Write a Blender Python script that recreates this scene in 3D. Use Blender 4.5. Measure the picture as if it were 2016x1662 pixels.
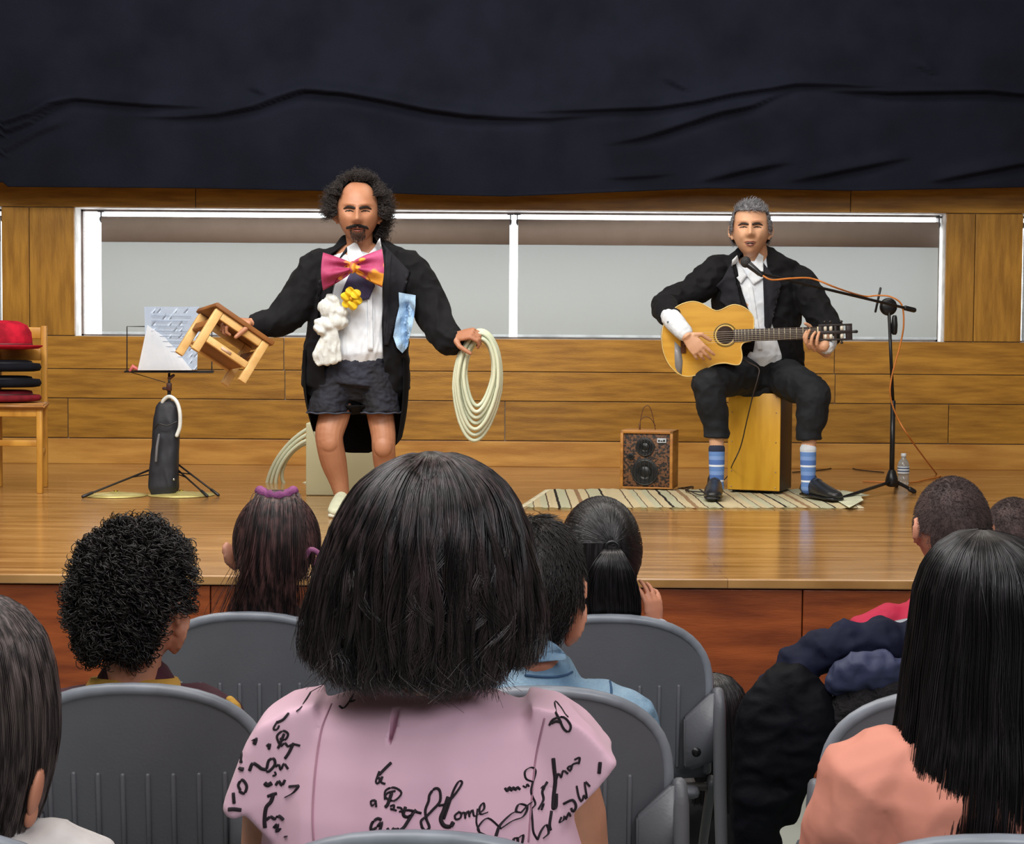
import bpy, bmesh, math, random
import numpy as np
from mathutils import Vector, Matrix, noise, geometry
from mathutils.bvhtree import BVHTree
random.seed(7); RNG = np.random.default_rng(7)
SC = bpy.context.scene; COL = SC.collection
for o in list(bpy.data.objects): bpy.data.objects.remove(o)

# ---------------- camera ----------------
F = 3250.0; CX, CY = 1008.0, 831.0; EYE = 1.42
pitch = math.atan(151 / F); roll = math.radians(0.40)
fwd = Vector((0, math.cos(pitch), -math.sin(pitch)))
r0 = Vector((1, 0, 0)); u0 = r0.cross(fwd)
RT = r0 * math.cos(roll) + u0 * math.sin(roll)
UP = RT.cross(fwd)
cam = bpy.data.cameras.new('camera'); camo = bpy.data.objects.new('camera', cam); COL.objects.link(camo)
m3 = Matrix((RT, UP, -fwd)).transposed()
camo.matrix_world = Matrix.Translation((0, 0, EYE)) @ m3.to_4x4()
cam.sensor_width = 36; cam.lens = F / 2016 * 36; cam.clip_start = .05; cam.clip_end = 200
SC.camera = camo
def ray(px, py): return (fwd + RT * ((px - CX) / F) - UP * ((py - CY) / F))
def W(px, py, Y):
    d = ray(px, py); t = Y / d.y
    return Vector((0, 0, EYE)) + d * t
def FL(px, py, z):
    d = ray(px, py); t = (z - EYE) / d.z
    return Vector((0, 0, EYE)) + d * t
SZ = .67          # stage height
Y_EDGE, Y_WALL = 5.30, 10.20

# ---------------- world, lights, exposure ----------------
wd = bpy.data.worlds.new('world'); SC.world = wd; wd.use_nodes = True
wd.node_tree.nodes['Background'].inputs[0].default_value = (.92, .97, 1, 1)
wd.node_tree.nodes['Background'].inputs[1].default_value = 5.0
SC.view_settings.view_transform = 'Standard'; SC.view_settings.look = 'None'
SC.view_settings.exposure = 0.0; SC.view_settings.gamma = 1; SC.view_settings.use_curve_mapping = False
def area(name, loc, target, sx, sy, e, col):
    l = bpy.data.lights.new(name, 'AREA'); l.shape = 'RECTANGLE'; l.size = sx; l.size_y = sy; l.energy = e; l.color = col
    o = bpy.data.objects.new(name, l); COL.objects.link(o); o.location = loc
    o.rotation_euler = (Vector(target) - Vector(loc)).to_track_quat('-Z', 'Y').to_euler(); return o
area('stage_light', (-1.2, 4.6, 4.3), (0.0, 8.8, 1.3), 4.6, .8, 225, (1, .96, .90))
area('stage_light', (0, 8.0, 4.45), (0, 8.3, 0), 6, 1.2, 90, (1, .95, .87))
area('hall_light', (-1.0, 1.6, 4.4), (-.2, 2.3, 0), 5, 2.2, 175, (1, .97, .95))
area('hall_light', (2.2, -1.6, 3.6), (0, 3.5, .7), 2.2, 1.6, 110, (.95, .97, 1))

# ---------------- materials ----------------
def lin(c):
    r = []
    for v in c[:3]:
        v = v / 255.0
        r.append(v / 12.92 if v <= .04045 else ((v + .055) / 1.055) ** 2.4)
    return (r[0], r[1], r[2], 1)
MC = {}
def N(nt, t, **kw):
    n = nt.nodes.new(t)
    for k, v in kw.items(): setattr(n, k, v)
    return n
def mat(name, c, rough=.6, c2=None, sc=12, stretch=(1, 1, 1), bump=0, bsc=60, metal=0, spec=.5, sheen=0, rnd=0, coat=0, detail=4, contrast=(.35, .65)):
    if name in MC: return MC[name]
    m = bpy.data.materials.new(name); m.use_nodes = True; nt = m.node_tree; b = nt.nodes['Principled BSDF']
    b.inputs['Roughness'].default_value = rough; b.inputs['Metallic'].default_value = metal
    b.inputs['Specular IOR Level'].default_value = spec
    b.inputs['Sheen Weight'].default_value = sheen; b.inputs['Coat Weight'].default_value = coat; b.inputs['Coat Roughness'].default_value = .12
    tc = N(nt, 'ShaderNodeTexCoord'); mp = N(nt, 'ShaderNodeMapping'); mp.inputs['Scale'].default_value = stretch
    nt.links.new(tc.outputs['Object'], mp.inputs['Vector'])
    if rnd:
        oi = N(nt, 'ShaderNodeObjectInfo'); mm = N(nt, 'ShaderNodeMath', operation='MULTIPLY'); mm.inputs[1].default_value = 37
        nt.links.new(oi.outputs['Random'], mm.inputs[0]); nt.links.new(mm.outputs[0], mp.inputs['Location'])
    c2 = c2 or tuple(v * .86 for v in c)
    nz = N(nt, 'ShaderNodeTexNoise'); nz.inputs['Scale'].default_value = sc; nz.inputs['Detail'].default_value = detail
    nt.links.new(mp.outputs[0], nz.inputs['Vector'])
    cr = N(nt, 'ShaderNodeValToRGB'); cr.color_ramp.elements[0].color = lin(c2); cr.color_ramp.elements[1].color = lin(c)
    cr.color_ramp.elements[0].position = contrast[0]; cr.color_ramp.elements[1].position = contrast[1]
    nt.links.new(nz.outputs['Fac'], cr.inputs[0]); out = cr.outputs[0]
    if rnd:
        hs = N(nt, 'ShaderNodeHueSaturation'); mr = N(nt, 'ShaderNodeMapRange'); mr.inputs[3].default_value = 1 - rnd; mr.inputs[4].default_value = 1 + rnd
        nt.links.new(oi.outputs['Random'], mr.inputs[0]); nt.links.new(mr.outputs[0], hs.inputs['Value']); nt.links.new(out, hs.inputs['Color']); out = hs.outputs[0]
    nt.links.new(out, b.inputs['Base Color'])
    if bump:
        n2 = N(nt, 'ShaderNodeTexNoise'); n2.inputs['Scale'].default_value = bsc; n2.inputs['Detail'].default_value = 3
        nt.links.new(mp.outputs[0], n2.inputs['Vector'])
        bp = N(nt, 'ShaderNodeBump'); bp.inputs['Strength'].default_value = bump; bp.inputs['Distance'].default_value = .01
        nt.links.new(n2.outputs['Fac'], bp.inputs['Height']); nt.links.new(bp.outputs[0], b.inputs['Normal'])
    MC[name] = m; return m
def wave_color(m, axis, scale, cols, dist=.5, pos=None, dscale=2):
    """bands of colour along an axis"""
    nt = m.node_tree; b = nt.nodes['Principled BSDF']; tc = N(nt, 'ShaderNodeTexCoord')
    sp = N(nt, 'ShaderNodeSeparateXYZ'); nz = N(nt, 'ShaderNodeTexNoise'); nz.inputs['Scale'].default_value = dscale
    nt.links.new(tc.outputs['Object'], nz.inputs['Vector']); nt.links.new(tc.outputs['Object'], sp.inputs[0])
    ma = N(nt, 'ShaderNodeMath', operation='MULTIPLY_ADD'); ma.inputs[1].default_value = dist
    nt.links.new(nz.outputs['Fac'], ma.inputs[0]); nt.links.new(sp.outputs[axis], ma.inputs[2])
    mu = N(nt, 'ShaderNodeMath', operation='MULTIPLY'); mu.inputs[1].default_value = scale
    fr = N(nt, 'ShaderNodeMath', operation='FRACT'); nt.links.new(ma.outputs[0], mu.inputs[0]); nt.links.new(mu.outputs[0], fr.inputs[0])
    cr = N(nt, 'ShaderNodeValToRGB'); cr.color_ramp.interpolation = 'CONSTANT'
    n = len(cols); pos = pos or [i / n for i in range(n)]
    while len(cr.color_ramp.elements) < n: cr.color_ramp.elements.new(.5)
    for e, p, c in zip(cr.color_ramp.elements, pos, cols): e.position = p
    for e, c in zip(cr.color_ramp.elements, cols): e.color = lin(c)
    nt.links.new(fr.outputs[0], cr.inputs[0]); nt.links.new(cr.outputs[0], b.inputs['Base Color']); return m

WOODW = mat('wall_wood', (174, 126, 44), .40, (140, 96, 28), 3.6, (1, 1, 9), bump=.15, bsc=30, rnd=.12, detail=6, spec=.4)
WOODV = mat('wall_wood_vertical', (174, 126, 44), .40, (142, 98, 28), 3.6, (9, 1, 1), bump=.15, bsc=30, rnd=.10, detail=6, spec=.4)
WOODF = mat('stage_front_wood', (160, 80, 36), .38, (116, 52, 22), 3.0, (1, 1, 7), bump=.1, bsc=30, rnd=.08, detail=6)
SHIRT = mat('white_shirt', (225, 230, 235), .8, bump=.4, bsc=14, c2=(205, 212, 222))
BLACKC = mat('black_cloth', (15, 15, 19), .8, (9, 9, 12), 8, bump=.5, bsc=12, sheen=.02, spec=.2)
BLACKP = mat('black_plastic', (24, 25, 28), .35)
CHROME = mat('chrome', (200, 200, 205), .18, metal=1)

# ---------------- object helpers ----------------
def root(name, label, cat, loc, group=None):
    o = bpy.data.objects.new(name, None); COL.objects.link(o); o.location = loc; o.empty_display_size = .1
    o['label'] = label; o['category'] = cat
    if group: o['group'] = group
    return o
def attach(o, parent):
    if parent is None: return
    o.parent = parent
    if parent.type == 'EMPTY': o.matrix_parent_inverse = Matrix.Translation(-Vector(parent.location))
def obj(name, src, m, parent=None, label=None, smooth=True, kind=None):
    if isinstance(src, bmesh.types.BMesh):
        me = bpy.data.meshes.new(name)
        bmesh.ops.recalc_face_normals(src, faces=src.faces)
        src.to_mesh(me); src.free()
    else: me = src
    me.name = name
    if smooth is not None: me.polygons.foreach_set('use_smooth', [bool(smooth)] * len(me.polygons))
    me.materials.clear(); me.materials.append(m)
    o = bpy.data.objects.new(name, me); COL.objects.link(o); attach(o, parent)
    if label: o['label'] = label
    if kind: o['kind'] = kind
    return o
def thing(name, src, m, label, cat, group=None, smooth=True):
    o = obj(name, src, m, None, label, smooth); o['category'] = cat
    if group: o['group'] = group
    return o
def struct(name, src, m, parent=None, label=None, smooth=False):
    o = obj(name, src, m, parent, label, smooth)
    if parent is None: o['kind'] = 'structure'
    return o
def B(): return bmesh.new()
def box(bm, lo, hi, bev=0, R=None, o=None):
    lo = Vector(lo); hi = Vector(hi); c = (lo + hi) / 2; s = hi - lo
    r = bmesh.ops.create_cube(bm, size=1); vs = r['verts']
    for v in vs: v.co = Vector((v.co.x * s.x, v.co.y * s.y, v.co.z * s.z)) + c
    if bev:
        es = list({e for v in vs for e in v.link_edges})
        g = bmesh.ops.bevel(bm, geom=es, offset=bev, segments=2, affect='EDGES', profile=.5)
        vs = list({v for f in g['faces'] for v in f.verts} | {v for v in vs if v.is_valid})
    if R is not None:
        for v in vs: v.co = R @ v.co + (o or Vector())
    return vs
def catmull(pts, n=6):
    P = [Vector(p) for p in pts]; out = []
    Q = [P[0] * 2 - P[1]] + P + [P[-1] * 2 - P[-2]]
    for i in range(1, len(Q) - 2):
        for k in range(n):
            t = k / n; a, b, c, d = Q[i - 1], Q[i], Q[i + 1], Q[i + 2]
            out.append(.5 * ((2 * b) + (c - a) * t + (2 * a - 5 * b + 4 * c - d) * t * t + (3 * b - a - 3 * c + d) * t ** 3))
    out.append(P[-1]); return out
def tube(bm, pts, rads, seg=12, ref=None, caps=True, smoothn=0, power=2, closed=False):
    """tube through pts; rads numbers or (a,b): a along the ref axis, b across"""
    pts = [Vector(p) for p in pts]
    if not isinstance(rads, (list, tuple)) or (isinstance(rads, tuple) and len(rads) == 2 and len(pts) != 2 and not isinstance(rads[0], tuple)): rads = [rads] * len(pts)
    rads = [(r, r) if not isinstance(r, (tuple, list)) else r for r in rads]
    if smoothn:
        q = catmull([Vector((r[0], r[1], 0)) for r in rads], smoothn); pts = catmull(pts, smoothn); rads = [(max(v.x, .0005), max(v.y, .0005)) for v in q]
    n = len(pts); rings = []
    ref = Vector(ref) if ref else None; prev = None
    for i, p in enumerate(pts):
        a = pts[i - 1] if (i > 0 or closed) else p; b = pts[(i + 1) % n] if (i < n - 1 or closed) else p
        t = (b - a)
        t = t.normalized() if t.length > 1e-9 else Vector((0, 0, 1))
        if ref is not None and abs(ref.normalized().dot(t)) < .96: s = ref
        elif prev is not None: s = prev
        else: s = Vector((1, 0, 0)) if abs(t.x) < .8 else Vector((0, 0, 1))
        s = (s - t * s.dot(t)).normalized(); prev = s; o = t.cross(s)
        rings.append((p, s, o, t, rads[i]))
    if caps and not closed:
        p, s, o, t, r = rings[0]; k = min(r)
        rings = [(p - t * k * .8, s, o, t, (r[0] * .35, r[1] * .35)), (p - t * k * .55, s, o, t, (r[0] * .75, r[1] * .75))] + rings
        p, s, o, t, r = rings[-1]; k = min(r)
        rings += [(p + t * k * .55, s, o, t, (r[0] * .75, r[1] * .75)), (p + t * k * .8, s, o, t, (r[0] * .35, r[1] * .35))]
    V = []
    for p, s, o, t, r in rings:
        ring = []
        for k in range(seg):
            a = 2 * math.pi * k / seg; ca, sa = math.cos(a), math.sin(a)
            if power != 2: ca = math.copysign(abs(ca) ** (2 / power), ca); sa = math.copysign(abs(sa) ** (2 / power), sa)
            ring.append(bm.verts.new(p + s * (r[0] * ca) + o * (r[1] * sa)))
        V.append(ring)
    for i in range(len(V) - (0 if closed else 1)):
        A, C = V[i], V[(i + 1) % len(V)]
        for k in range(seg): bm.faces.new((A[k], A[(k + 1) % seg], C[(k + 1) % seg], C[k]))
    if not closed:
        bm.faces.new(V[0][::-1]); bm.faces.new(V[-1])
def ell(bm, c, r, R=None, u=24, v=16):
    res = bmesh.ops.create_uvsphere(bm, u_segments=u, v_segments=v, radius=1)
    r = (r, r, r) if not isinstance(r, (tuple, list)) else r
    for w in res['verts']:
        q = Vector((w.co.x * r[0], w.co.y * r[1], w.co.z * r[2]))
        w.co = (R @ q if R is not None else q) + Vector(c)
    return res['verts']
def cyl(bm, a, b, ra, rb=None, seg=16): tube(bm, [a, b], [ra, rb or ra], seg, caps=False)
def lathe(bm, c, prof, seg=32, R=None):
    V = []
    for r, z in prof:
        V.append([bm.verts.new((R @ Vector((r * math.cos(2 * math.pi * k / seg), r * math.sin(2 * math.pi * k / seg), z)) if R is not None else Vector((r * math.cos(2 * math.pi * k / seg), r * math.sin(2 * math.pi * k / seg), z))) + Vector(c)) for k in range(seg)])
    for A, C in zip(V, V[1:]):
        for k in range(seg): bm.faces.new((A[k], A[(k + 1) % seg], C[(k + 1) % seg], C[k]))
    bm.faces.new(V[0][::-1]); bm.faces.new(V[-1])
def prism(bm, poly, vec, base=None):
    """poly: list of world Vectors; extruded by vec"""
    a = [bm.verts.new(Vector(p)) for p in poly]; b = [bm.verts.new(Vector(p) + Vector(vec)) for p in poly]
    n = len(poly)
    bm.faces.new(a); bm.faces.new(b[::-1])
    for i in range(n): bm.faces.new((a[i], b[i], b[(i + 1) % n], a[(i + 1) % n]))
def evalmesh(bm_or_me, mods):
    if isinstance(bm_or_me, bmesh.types.BMesh):
        me = bpy.data.meshes.new('tmp'); bmesh.ops.recalc_face_normals(bm_or_me, faces=bm_or_me.faces); bm_or_me.to_mesh(me); bm_or_me.free()
    else: me = bm_or_me
    o = bpy.data.objects.new('tmp', me); COL.objects.link(o)
    for t, kw in mods:
        m = o.modifiers.new(t, t)
        for k, v in kw.items(): setattr(m, k, v)
    dg = bpy.context.evaluated_depsgraph_get(); dg.update()
    r = bpy.data.meshes.new_from_object(o.evaluated_get(dg)); bpy.data.objects.remove(o); return r
def remesh(bm, vox=.005, sm=4, wr=None):
    me = evalmesh(bm, [('REMESH', dict(mode='VOXEL', voxel_size=vox)), ('SMOOTH', dict(factor=.6, iterations=sm))])
    if wr: wrinkle(me, *wr)
    return me
def wrinkle(me, amp, sc, stretch=(1, 1, 1), seed=0):
    me.update(); n = len(me.vertices); co = np.empty(n * 3); me.vertices.foreach_get('co', co)
    nn = np.empty(n * 3); me.vertices.foreach_get('normal', nn); co = co.reshape(-1, 3); nn = nn.reshape(-1, 3)
    q = co * np.array(stretch) * sc + seed
    d = np.array([noise.noise(p) + .5 * noise.noise(p * 2.1) for p in map(Vector, q)])
    d = -np.abs(d) * 2 + .5
    co = co + nn * (d * amp)[:, None]; me.vertices.foreach_set('co', co.ravel()); me.update()
def boolean(me, cutbm, op='DIFFERENCE'):
    cm = bpy.data.meshes.new('cut'); bmesh.ops.recalc_face_normals(cutbm, faces=cutbm.faces); cutbm.to_mesh(cm); cutbm.free()
    co = bpy.data.objects.new('cut', cm); COL.objects.link(co)
    r = evalmesh(me, [('BOOLEAN', dict(operation=op, object=co, solver='EXACT'))]); bpy.data.objects.remove(co); return r
def bvh(*objs):
    vs = []; fs = []
    for o in objs:
        me = o.data if hasattr(o, 'data') else o
        k = len(vs); vs += [v.co.copy() for v in me.vertices]; fs += [[k + i for i in p.vertices] for p in me.polygons]
    return BVHTree.FromPolygons(vs, fs)
def patch(poly, tree, off=.004, th=.004, h=.03, d=(0, 1, 0), back=1.0, fallback=None, amp=0):
    """flat cloth piece: polygon (world points) pressed along d onto the surface in tree"""
    bm = B(); vs = [bm.verts.new(Vector(p)) for p in poly]; bm.faces.new(vs)
    bmesh.ops.triangulate(bm, faces=bm.faces)
    for _ in range(7):
        es = [e for e in bm.edges if e.calc_length() > h]
        if not es: break
        bmesh.ops.subdivide_edges(bm, edges=es, cuts=1); bmesh.ops.triangulate(bm, faces=bm.faces)
    d = Vector(d); last = None
    for v in bm.verts:
        hit = tree.ray_cast(v.co - d * back, d)
        if hit[0] is not None: v.co = hit[0] - d * off; last = v.co.y
        elif fallback is not None: v.co.y = fallback
        if amp: v.co -= d * (amp * (noise.noise(v.co * 25) + .5))
    for _ in range(5): bmesh.ops.smooth_vert(bm, verts=bm.verts, factor=.3, use_axis_x=False, use_axis_y=True, use_axis_z=False)
    g = bmesh.ops.extrude_face_region(bm, geom=list(bm.faces))
    for v in g['geom']:
        if isinstance(v, bmesh.types.BMVert): v.co -= d * th
    return bm
def mesh_np(V, Fq):
    me = bpy.data.meshes.new('m'); V = np.asarray(V, dtype=np.float64).reshape(-1, 3); Fq = np.asarray(Fq, dtype=np.int32)
    me.vertices.add(len(V)); me.vertices.foreach_set('co', V.ravel())
    me.loops.add(Fq.size); me.loops.foreach_set('vertex_index', Fq.ravel())
    me.polygons.add(len(Fq)); me.polygons.foreach_set('loop_start', np.arange(len(Fq), dtype=np.int32) * Fq.shape[1]); me.update(calc_edges=True); return me
def strand_arrays(P, r, seg=3):
    Nn, M, _ = P.shape; T = np.gradient(P, axis=1); T /= (np.linalg.norm(T, axis=2, keepdims=True) + 1e-9)
    ref = RNG.normal(size=(Nn, 1, 3)); A = np.cross(T, ref); A /= (np.linalg.norm(A, axis=2, keepdims=True) + 1e-9); C = np.cross(T, A)
    rr = (np.ones(M) * r) * np.linspace(1, .45, M); V = np.empty((Nn, M, seg, 3))
    for k in range(seg):
        a = 2 * math.pi * k / seg; V[:, :, k] = P + (A * math.cos(a) + C * math.sin(a)) * rr[None, :, None]
    idx = np.arange(Nn * M * seg).reshape(Nn, M, seg); Q = []
    for k in range(seg):
        k2 = (k + 1) % seg; Q.append(np.stack([idx[:, :-1, k], idx[:, :-1, k2], idx[:, 1:, k2], idx[:, 1:, k]], -1).reshape(-1, 4))
    return V.reshape(-1, 3), np.concatenate(Q)
def merge_arrays(parts):
    V = []; Q = []; k = 0
    for v, q in parts: V.append(v); Q.append(q + k); k += len(v)
    return mesh_np(np.concatenate(V), np.concatenate(Q))
def shell_arrays(prof, az, end_fn, N_, M, r, seed=0, ncl=120, cl=.5, jit=.05, lay=(.93, 1.03), wav=0, wf=20, flip=0, base=.95, pow_=1.7, notch=None):
    """hair that falls from a crown over a surface given by a profile of rings; prof rows: z,cx,cy,rx,ry from top to bottom"""
    rg = np.random.default_rng(seed); pr = np.array(prof)[::-1]; z0 = prof[0][0]
    I = lambda z, c: np.interp(z, pr[:, 0], pr[:, c])
    def pos(th, z, f):
        return np.stack([I(z, 1) + I(z, 3) * f * np.cos(th), I(z, 2) + I(z, 4) * f * np.sin(th), z], -1)
    t = np.linspace(0, 1, M)[None, :]
    cth = rg.uniform(az[0], az[1], ncl); cf = rg.uniform(lay[0], lay[1], ncl); cph = rg.uniform(0, 6.28, ncl); cz = rg.normal(0, .006, ncl)
    ci = rg.integers(0, ncl, N_)
    th = (cth[ci] + rg.normal(0, (az[1] - az[0]) / ncl * 1.4, N_))[:, None]; f = (cf[ci] + rg.normal(0, .012, N_))[:, None]
    ze = np.array([end_fn(a) for a in th[:, 0]])[:, None] + (cz[ci] + rg.normal(0, .006, N_))[:, None]
    z = z0 - (z0 - ze) * t ** pow_
    tc = cth[ci][:, None]; th2 = th + (tc - th) * cl * t + wav * .15 * np.sin(z * wf + cph[ci][:, None]) * t
    P = pos(th2, z, f * (1 + jit * .4 * np.sin(z * wf * .6 + cph[ci][:, None] * 2) * t))
    if flip:
        e = np.clip((t - .86) / .14, 0, 1) ** 2; P[:, :, 0] += e * flip * rg.normal(0, 1, N_)[:, None]; P[:, :, 1] -= e * flip * abs(rg.normal(0, 1, N_))[:, None]
    if notch: P[:, :, 2] -= notch[2] * np.exp(-((P[:, :, 0] - notch[0]) / notch[1]) ** 2) * np.clip(1 - t * 1.6, 0, 1)
    out = [strand_arrays(P, r)]
    if base:
        A = 64; Mb = 30; tt = np.linspace(0, 1, Mb); ths = np.linspace(az[0], az[1], A)
        Zb = np.array([[z0 - .004 - (z0 - .004 - (end_fn(a) + .012)) * (x ** pow_) for x in tt] for a in ths])
        Pb = pos(np.repeat(ths[:, None], Mb, 1), Zb, base)
        if notch: Pb[:, :, 2] -= notch[2] * np.exp(-((Pb[:, :, 0] - notch[0]) / notch[1]) ** 2) * np.clip(1 - tt * 1.6, 0, 1)[None, :]
        Pi = Pb.copy(); Pi[:, :, 0] = Pi[:, :, 0] * .96 + .04 * I(Zb, 1); Pi[:, :, 1] = Pi[:, :, 1] * .96 + .04 * I(Zb, 2)
        V = np.concatenate([Pb.reshape(-1, 3), Pi.reshape(-1, 3)]); i = np.arange(A * Mb).reshape(A, Mb)
        q = np.stack([i[:-1, :-1], i[1:, :-1], i[1:, 1:], i[:-1, 1:]], -1).reshape(-1, 4); n = A * Mb
        rim = np.stack([i[:-1, -1], i[1:, -1], i[1:, -1] + n, i[:-1, -1] + n], -1).reshape(-1, 4)
        out.append((V, np.concatenate([q, q[:, ::-1] + n, rim])))
    return out
def cap_arrays(c, R, rad, ok, N_, M, L, r, seed=0, curl=0, cfreq=3, flow=(0, 0, -1), lie=.6, lump=.0, base=1.0, rlen=.4):
    """short hair on an ellipsoid; ok(unit dir local)->bool"""
    rg = np.random.default_rng(seed); D = rg.normal(size=(N_ * 3, 3)); D /= np.linalg.norm(D, axis=1, keepdims=True)
    D = D[[bool(ok(d)) for d in D]][:N_]; n = len(D); Rm = np.array(R)
    rad = np.array(rad); lum = 1 + lump * np.array([noise.noise(Vector(d * 4)) for d in D])
    P0 = D * rad * lum[:, None]; Nn = D / rad; Nn /= np.linalg.norm(Nn, axis=1, keepdims=True)
    fl = np.array(flow)[None, :] + rg.normal(0, .35, (n, 3)); fl -= Nn * (fl * Nn).sum(1, keepdims=True); fl /= np.linalg.norm(fl, axis=1, keepdims=True) + 1e-6
    bn = np.cross(Nn, fl); t = np.linspace(0, 1, M)[None, :, None]; Ls = (L * (1 + rlen * rg.uniform(-1, 1, n)))[:, None, None]
    P = P0[:, None, :] + Ls * (Nn[:, None, :] * (1 - lie) * t + fl[:, None, :] * lie * (t ** 1.3))
    if curl:
        ph = rg.uniform(0, 6.28, n)[:, None, None] + t * 6.28 * cfreq; cr = curl * rg.uniform(.6, 1.3, n)[:, None, None] * np.clip(t * 3, 0, 1)
        P = P + cr * (bn[:, None, :] * np.sin(ph) + Nn[:, None, :] * (np.cos(ph) + .6))
    P = P @ Rm.T + np.array(c); out = [strand_arrays(P, r)]
    return out
def ball_arrays(c, R, rad, ok, res=48, lump=0, lf=4):
    """hair base cap: ellipsoid faces passing ok, closed inward"""
    u = np.linspace(0, 2 * math.pi, res + 1)[:-1]; v = np.linspace(-math.pi / 2, math.pi / 2, res // 2)
    D = np.array([[(math.cos(b) * math.cos(a), math.cos(b) * math.sin(a), math.sin(b)) for a in u] for b in v])
    lu = np.array([[1 + lump * noise.noise(Vector(d) * lf) for d in row] for row in D])[:, :, None]
    P = (D * np.array(rad) * lu) @ np.array(R).T + np.array(c); P2 = (D * np.array(rad) * .9) @ np.array(R).T + np.array(c)
    okm = np.array([[bool(ok(d)) for d in row] for row in D]); nv, nu = okm.shape; n = nv * nu; q = []
    idx = lambda i, j: i * nu + j % nu
    for i in range(nv - 1):
        for j in range(nu):
            if okm[i, j] and okm[i + 1, j] and okm[i, (j + 1) % nu] and okm[i + 1, (j + 1) % nu]:
                f = [idx(i, j), idx(i, j + 1), idx(i + 1, j + 1), idx(i + 1, j)]; q.append(f); q.append([x + n for x in f[::-1]])
    return (np.concatenate([P.reshape(-1, 3), P2.reshape(-1, 3)]), np.array(q))

# ---------------- figures ----------------
def frame(yaw=0, tilt=0, rollz=0):
    """local axes: +y = the way the face looks"""
    return (Matrix.Rotation(yaw, 3, 'Z') @ Matrix.Rotation(rollz, 3, 'Y') @ Matrix.Rotation(tilt, 3, 'X'))
def head(bm, c, R, w, h, d, ears=True, face=True, jaw=.28, smile=0):
    vs = ell(bm, (0, 0, 0), 1, u=96, v=64)
    g = lambda u, v, u0, v0, su, sv: math.exp(-((u - u0) / su) ** 2 - ((v - v0) / sv) ** 2)
    for v in vs:
        n = v.co.copy(); x, y, z = n.x * w / 2, n.y * d / 2, n.z * h / 2
        if n.z < 0:
            t = -n.z; x *= 1 - jaw * t ** 1.5
            if n.y < 0: y *= 1 - .5 * t
            else: y *= 1 + .10 * t
        if n.y > 0: y *= .93
        if face and n.y > 0:
            a, b = x / (w / 2), n.z; k = 0
            k += .115 * g(a, b, 0, -.20, .19, .12) + .075 * g(a, b, 0, -.02, .13, .2) + .02 * (g(a, b, .17, -.24, .09, .07) + g(a, b, -.17, -.24, .09, .07))
            for s in (-1, 1): k += -.065 * g(a, b, .38 * s, .09, .22, .12) + .03 * g(a, b, .36 * s, .27, .3, .07) + .022 * g(a, b, .5 * s, -.18, .24, .17) + .028 * smile * g(a, b, .48 * s, -.32, .14, .12)
            k += .024 * g(a, b, 0, -.46, .26, .05) - .02 * g(a, b, 0, -.53, .26, .03) + .024 * g(a, b, 0, -.6, .2, .05) + .03 * g(a, b, 0, -.86, .3, .12)
            y += k * h
        v.co = R @ Vector((x, y, z)) + Vector(c)
    if ears:
        for s in (-1, 1):
            e = Vector(c) + R @ Vector((s * w * .485, -.02 * d, -.02 * h)); Re = R @ Matrix.Rotation(s * .5, 3, 'Z') @ Matrix.Rotation(-.15, 3, 'X')
            pts = [e + Re @ Vector((s * .012, math.cos(a) * .11 * h * .8, math.sin(a) * .14 * h)) for a in [i * math.pi / 8 - .6 for i in range(13)]]
            if s: pts = [e + Re @ Vector((s * .010, -math.cos(a) * .07 * h, math.sin(a) * .115 * h)) for a in [-1.9 + i * .36 for i in range(12)]]
            tube(bm, pts, .019 * h, 8)
            ell(bm, e + Re @ Vector((s * .002, -.003, 0)), (.018 * h, .05 * h, .10 * h), Re, 12, 8)
            ell(bm, e + Re @ Vector((s * .004, .012, -.13 * h)), (.02 * h, .03 * h, .04 * h), Re, 12, 8)
def hand(bm, wr, f, n, s, k=1.0, curls=(.35, .4, .45, .5), thumb=.3, spread=.0):
    f = Vector(f).normalized(); n = Vector(n); n = (n - f * n.dot(f)).normalized(); s = Vector(s); s = (s - f * s.dot(f) - n * s.dot(n)).normalized(); wr = Vector(wr)
    tube(bm, [wr - f * .02 * k, wr + f * .02 * k, wr + f * .06 * k, wr + f * .092 * k], [(.026 * k, .02 * k), (.033 * k, .017 * k), (.041 * k, .016 * k), (.040 * k, .012 * k)], 16, ref=s)
    for i in range(4):
        L = (.074, .083, .076, .060)[i] * k; b = wr + f * (.092, .096, .092, .084)[i] * k + s * (.031 - .0205 * i) * k
        sp = (1.5 - i) * spread; dr = (f + s * sp).normalized(); pts = [b - dr * .02 * k, b]; a = 0; p = b
        for q in (.46, .30, .24):
            a += curls[i]; dd = dr * math.cos(a) + n * math.sin(a); p = p + dd * L * q; pts.append(p)
        tube(bm, pts, [.0098 * k, .0098 * k, .0088 * k, .0080 * k, .0070 * k], 8)
    b = wr + f * .018 * k + s * .026 * k; d1 = (f * .55 + s * .75 + n * thumb).normalized(); d2 = (f * .85 + s * .25 + n * thumb * 1.6).normalized()
    tube(bm, [b, b + d1 * .042 * k, b + d1 * .042 * k + d2 * .032 * k, b + d1 * .042 * k + d2 * .056 * k], [.0145 * k, .0115 * k, .0105 * k, .0085 * k], 8)

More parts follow.
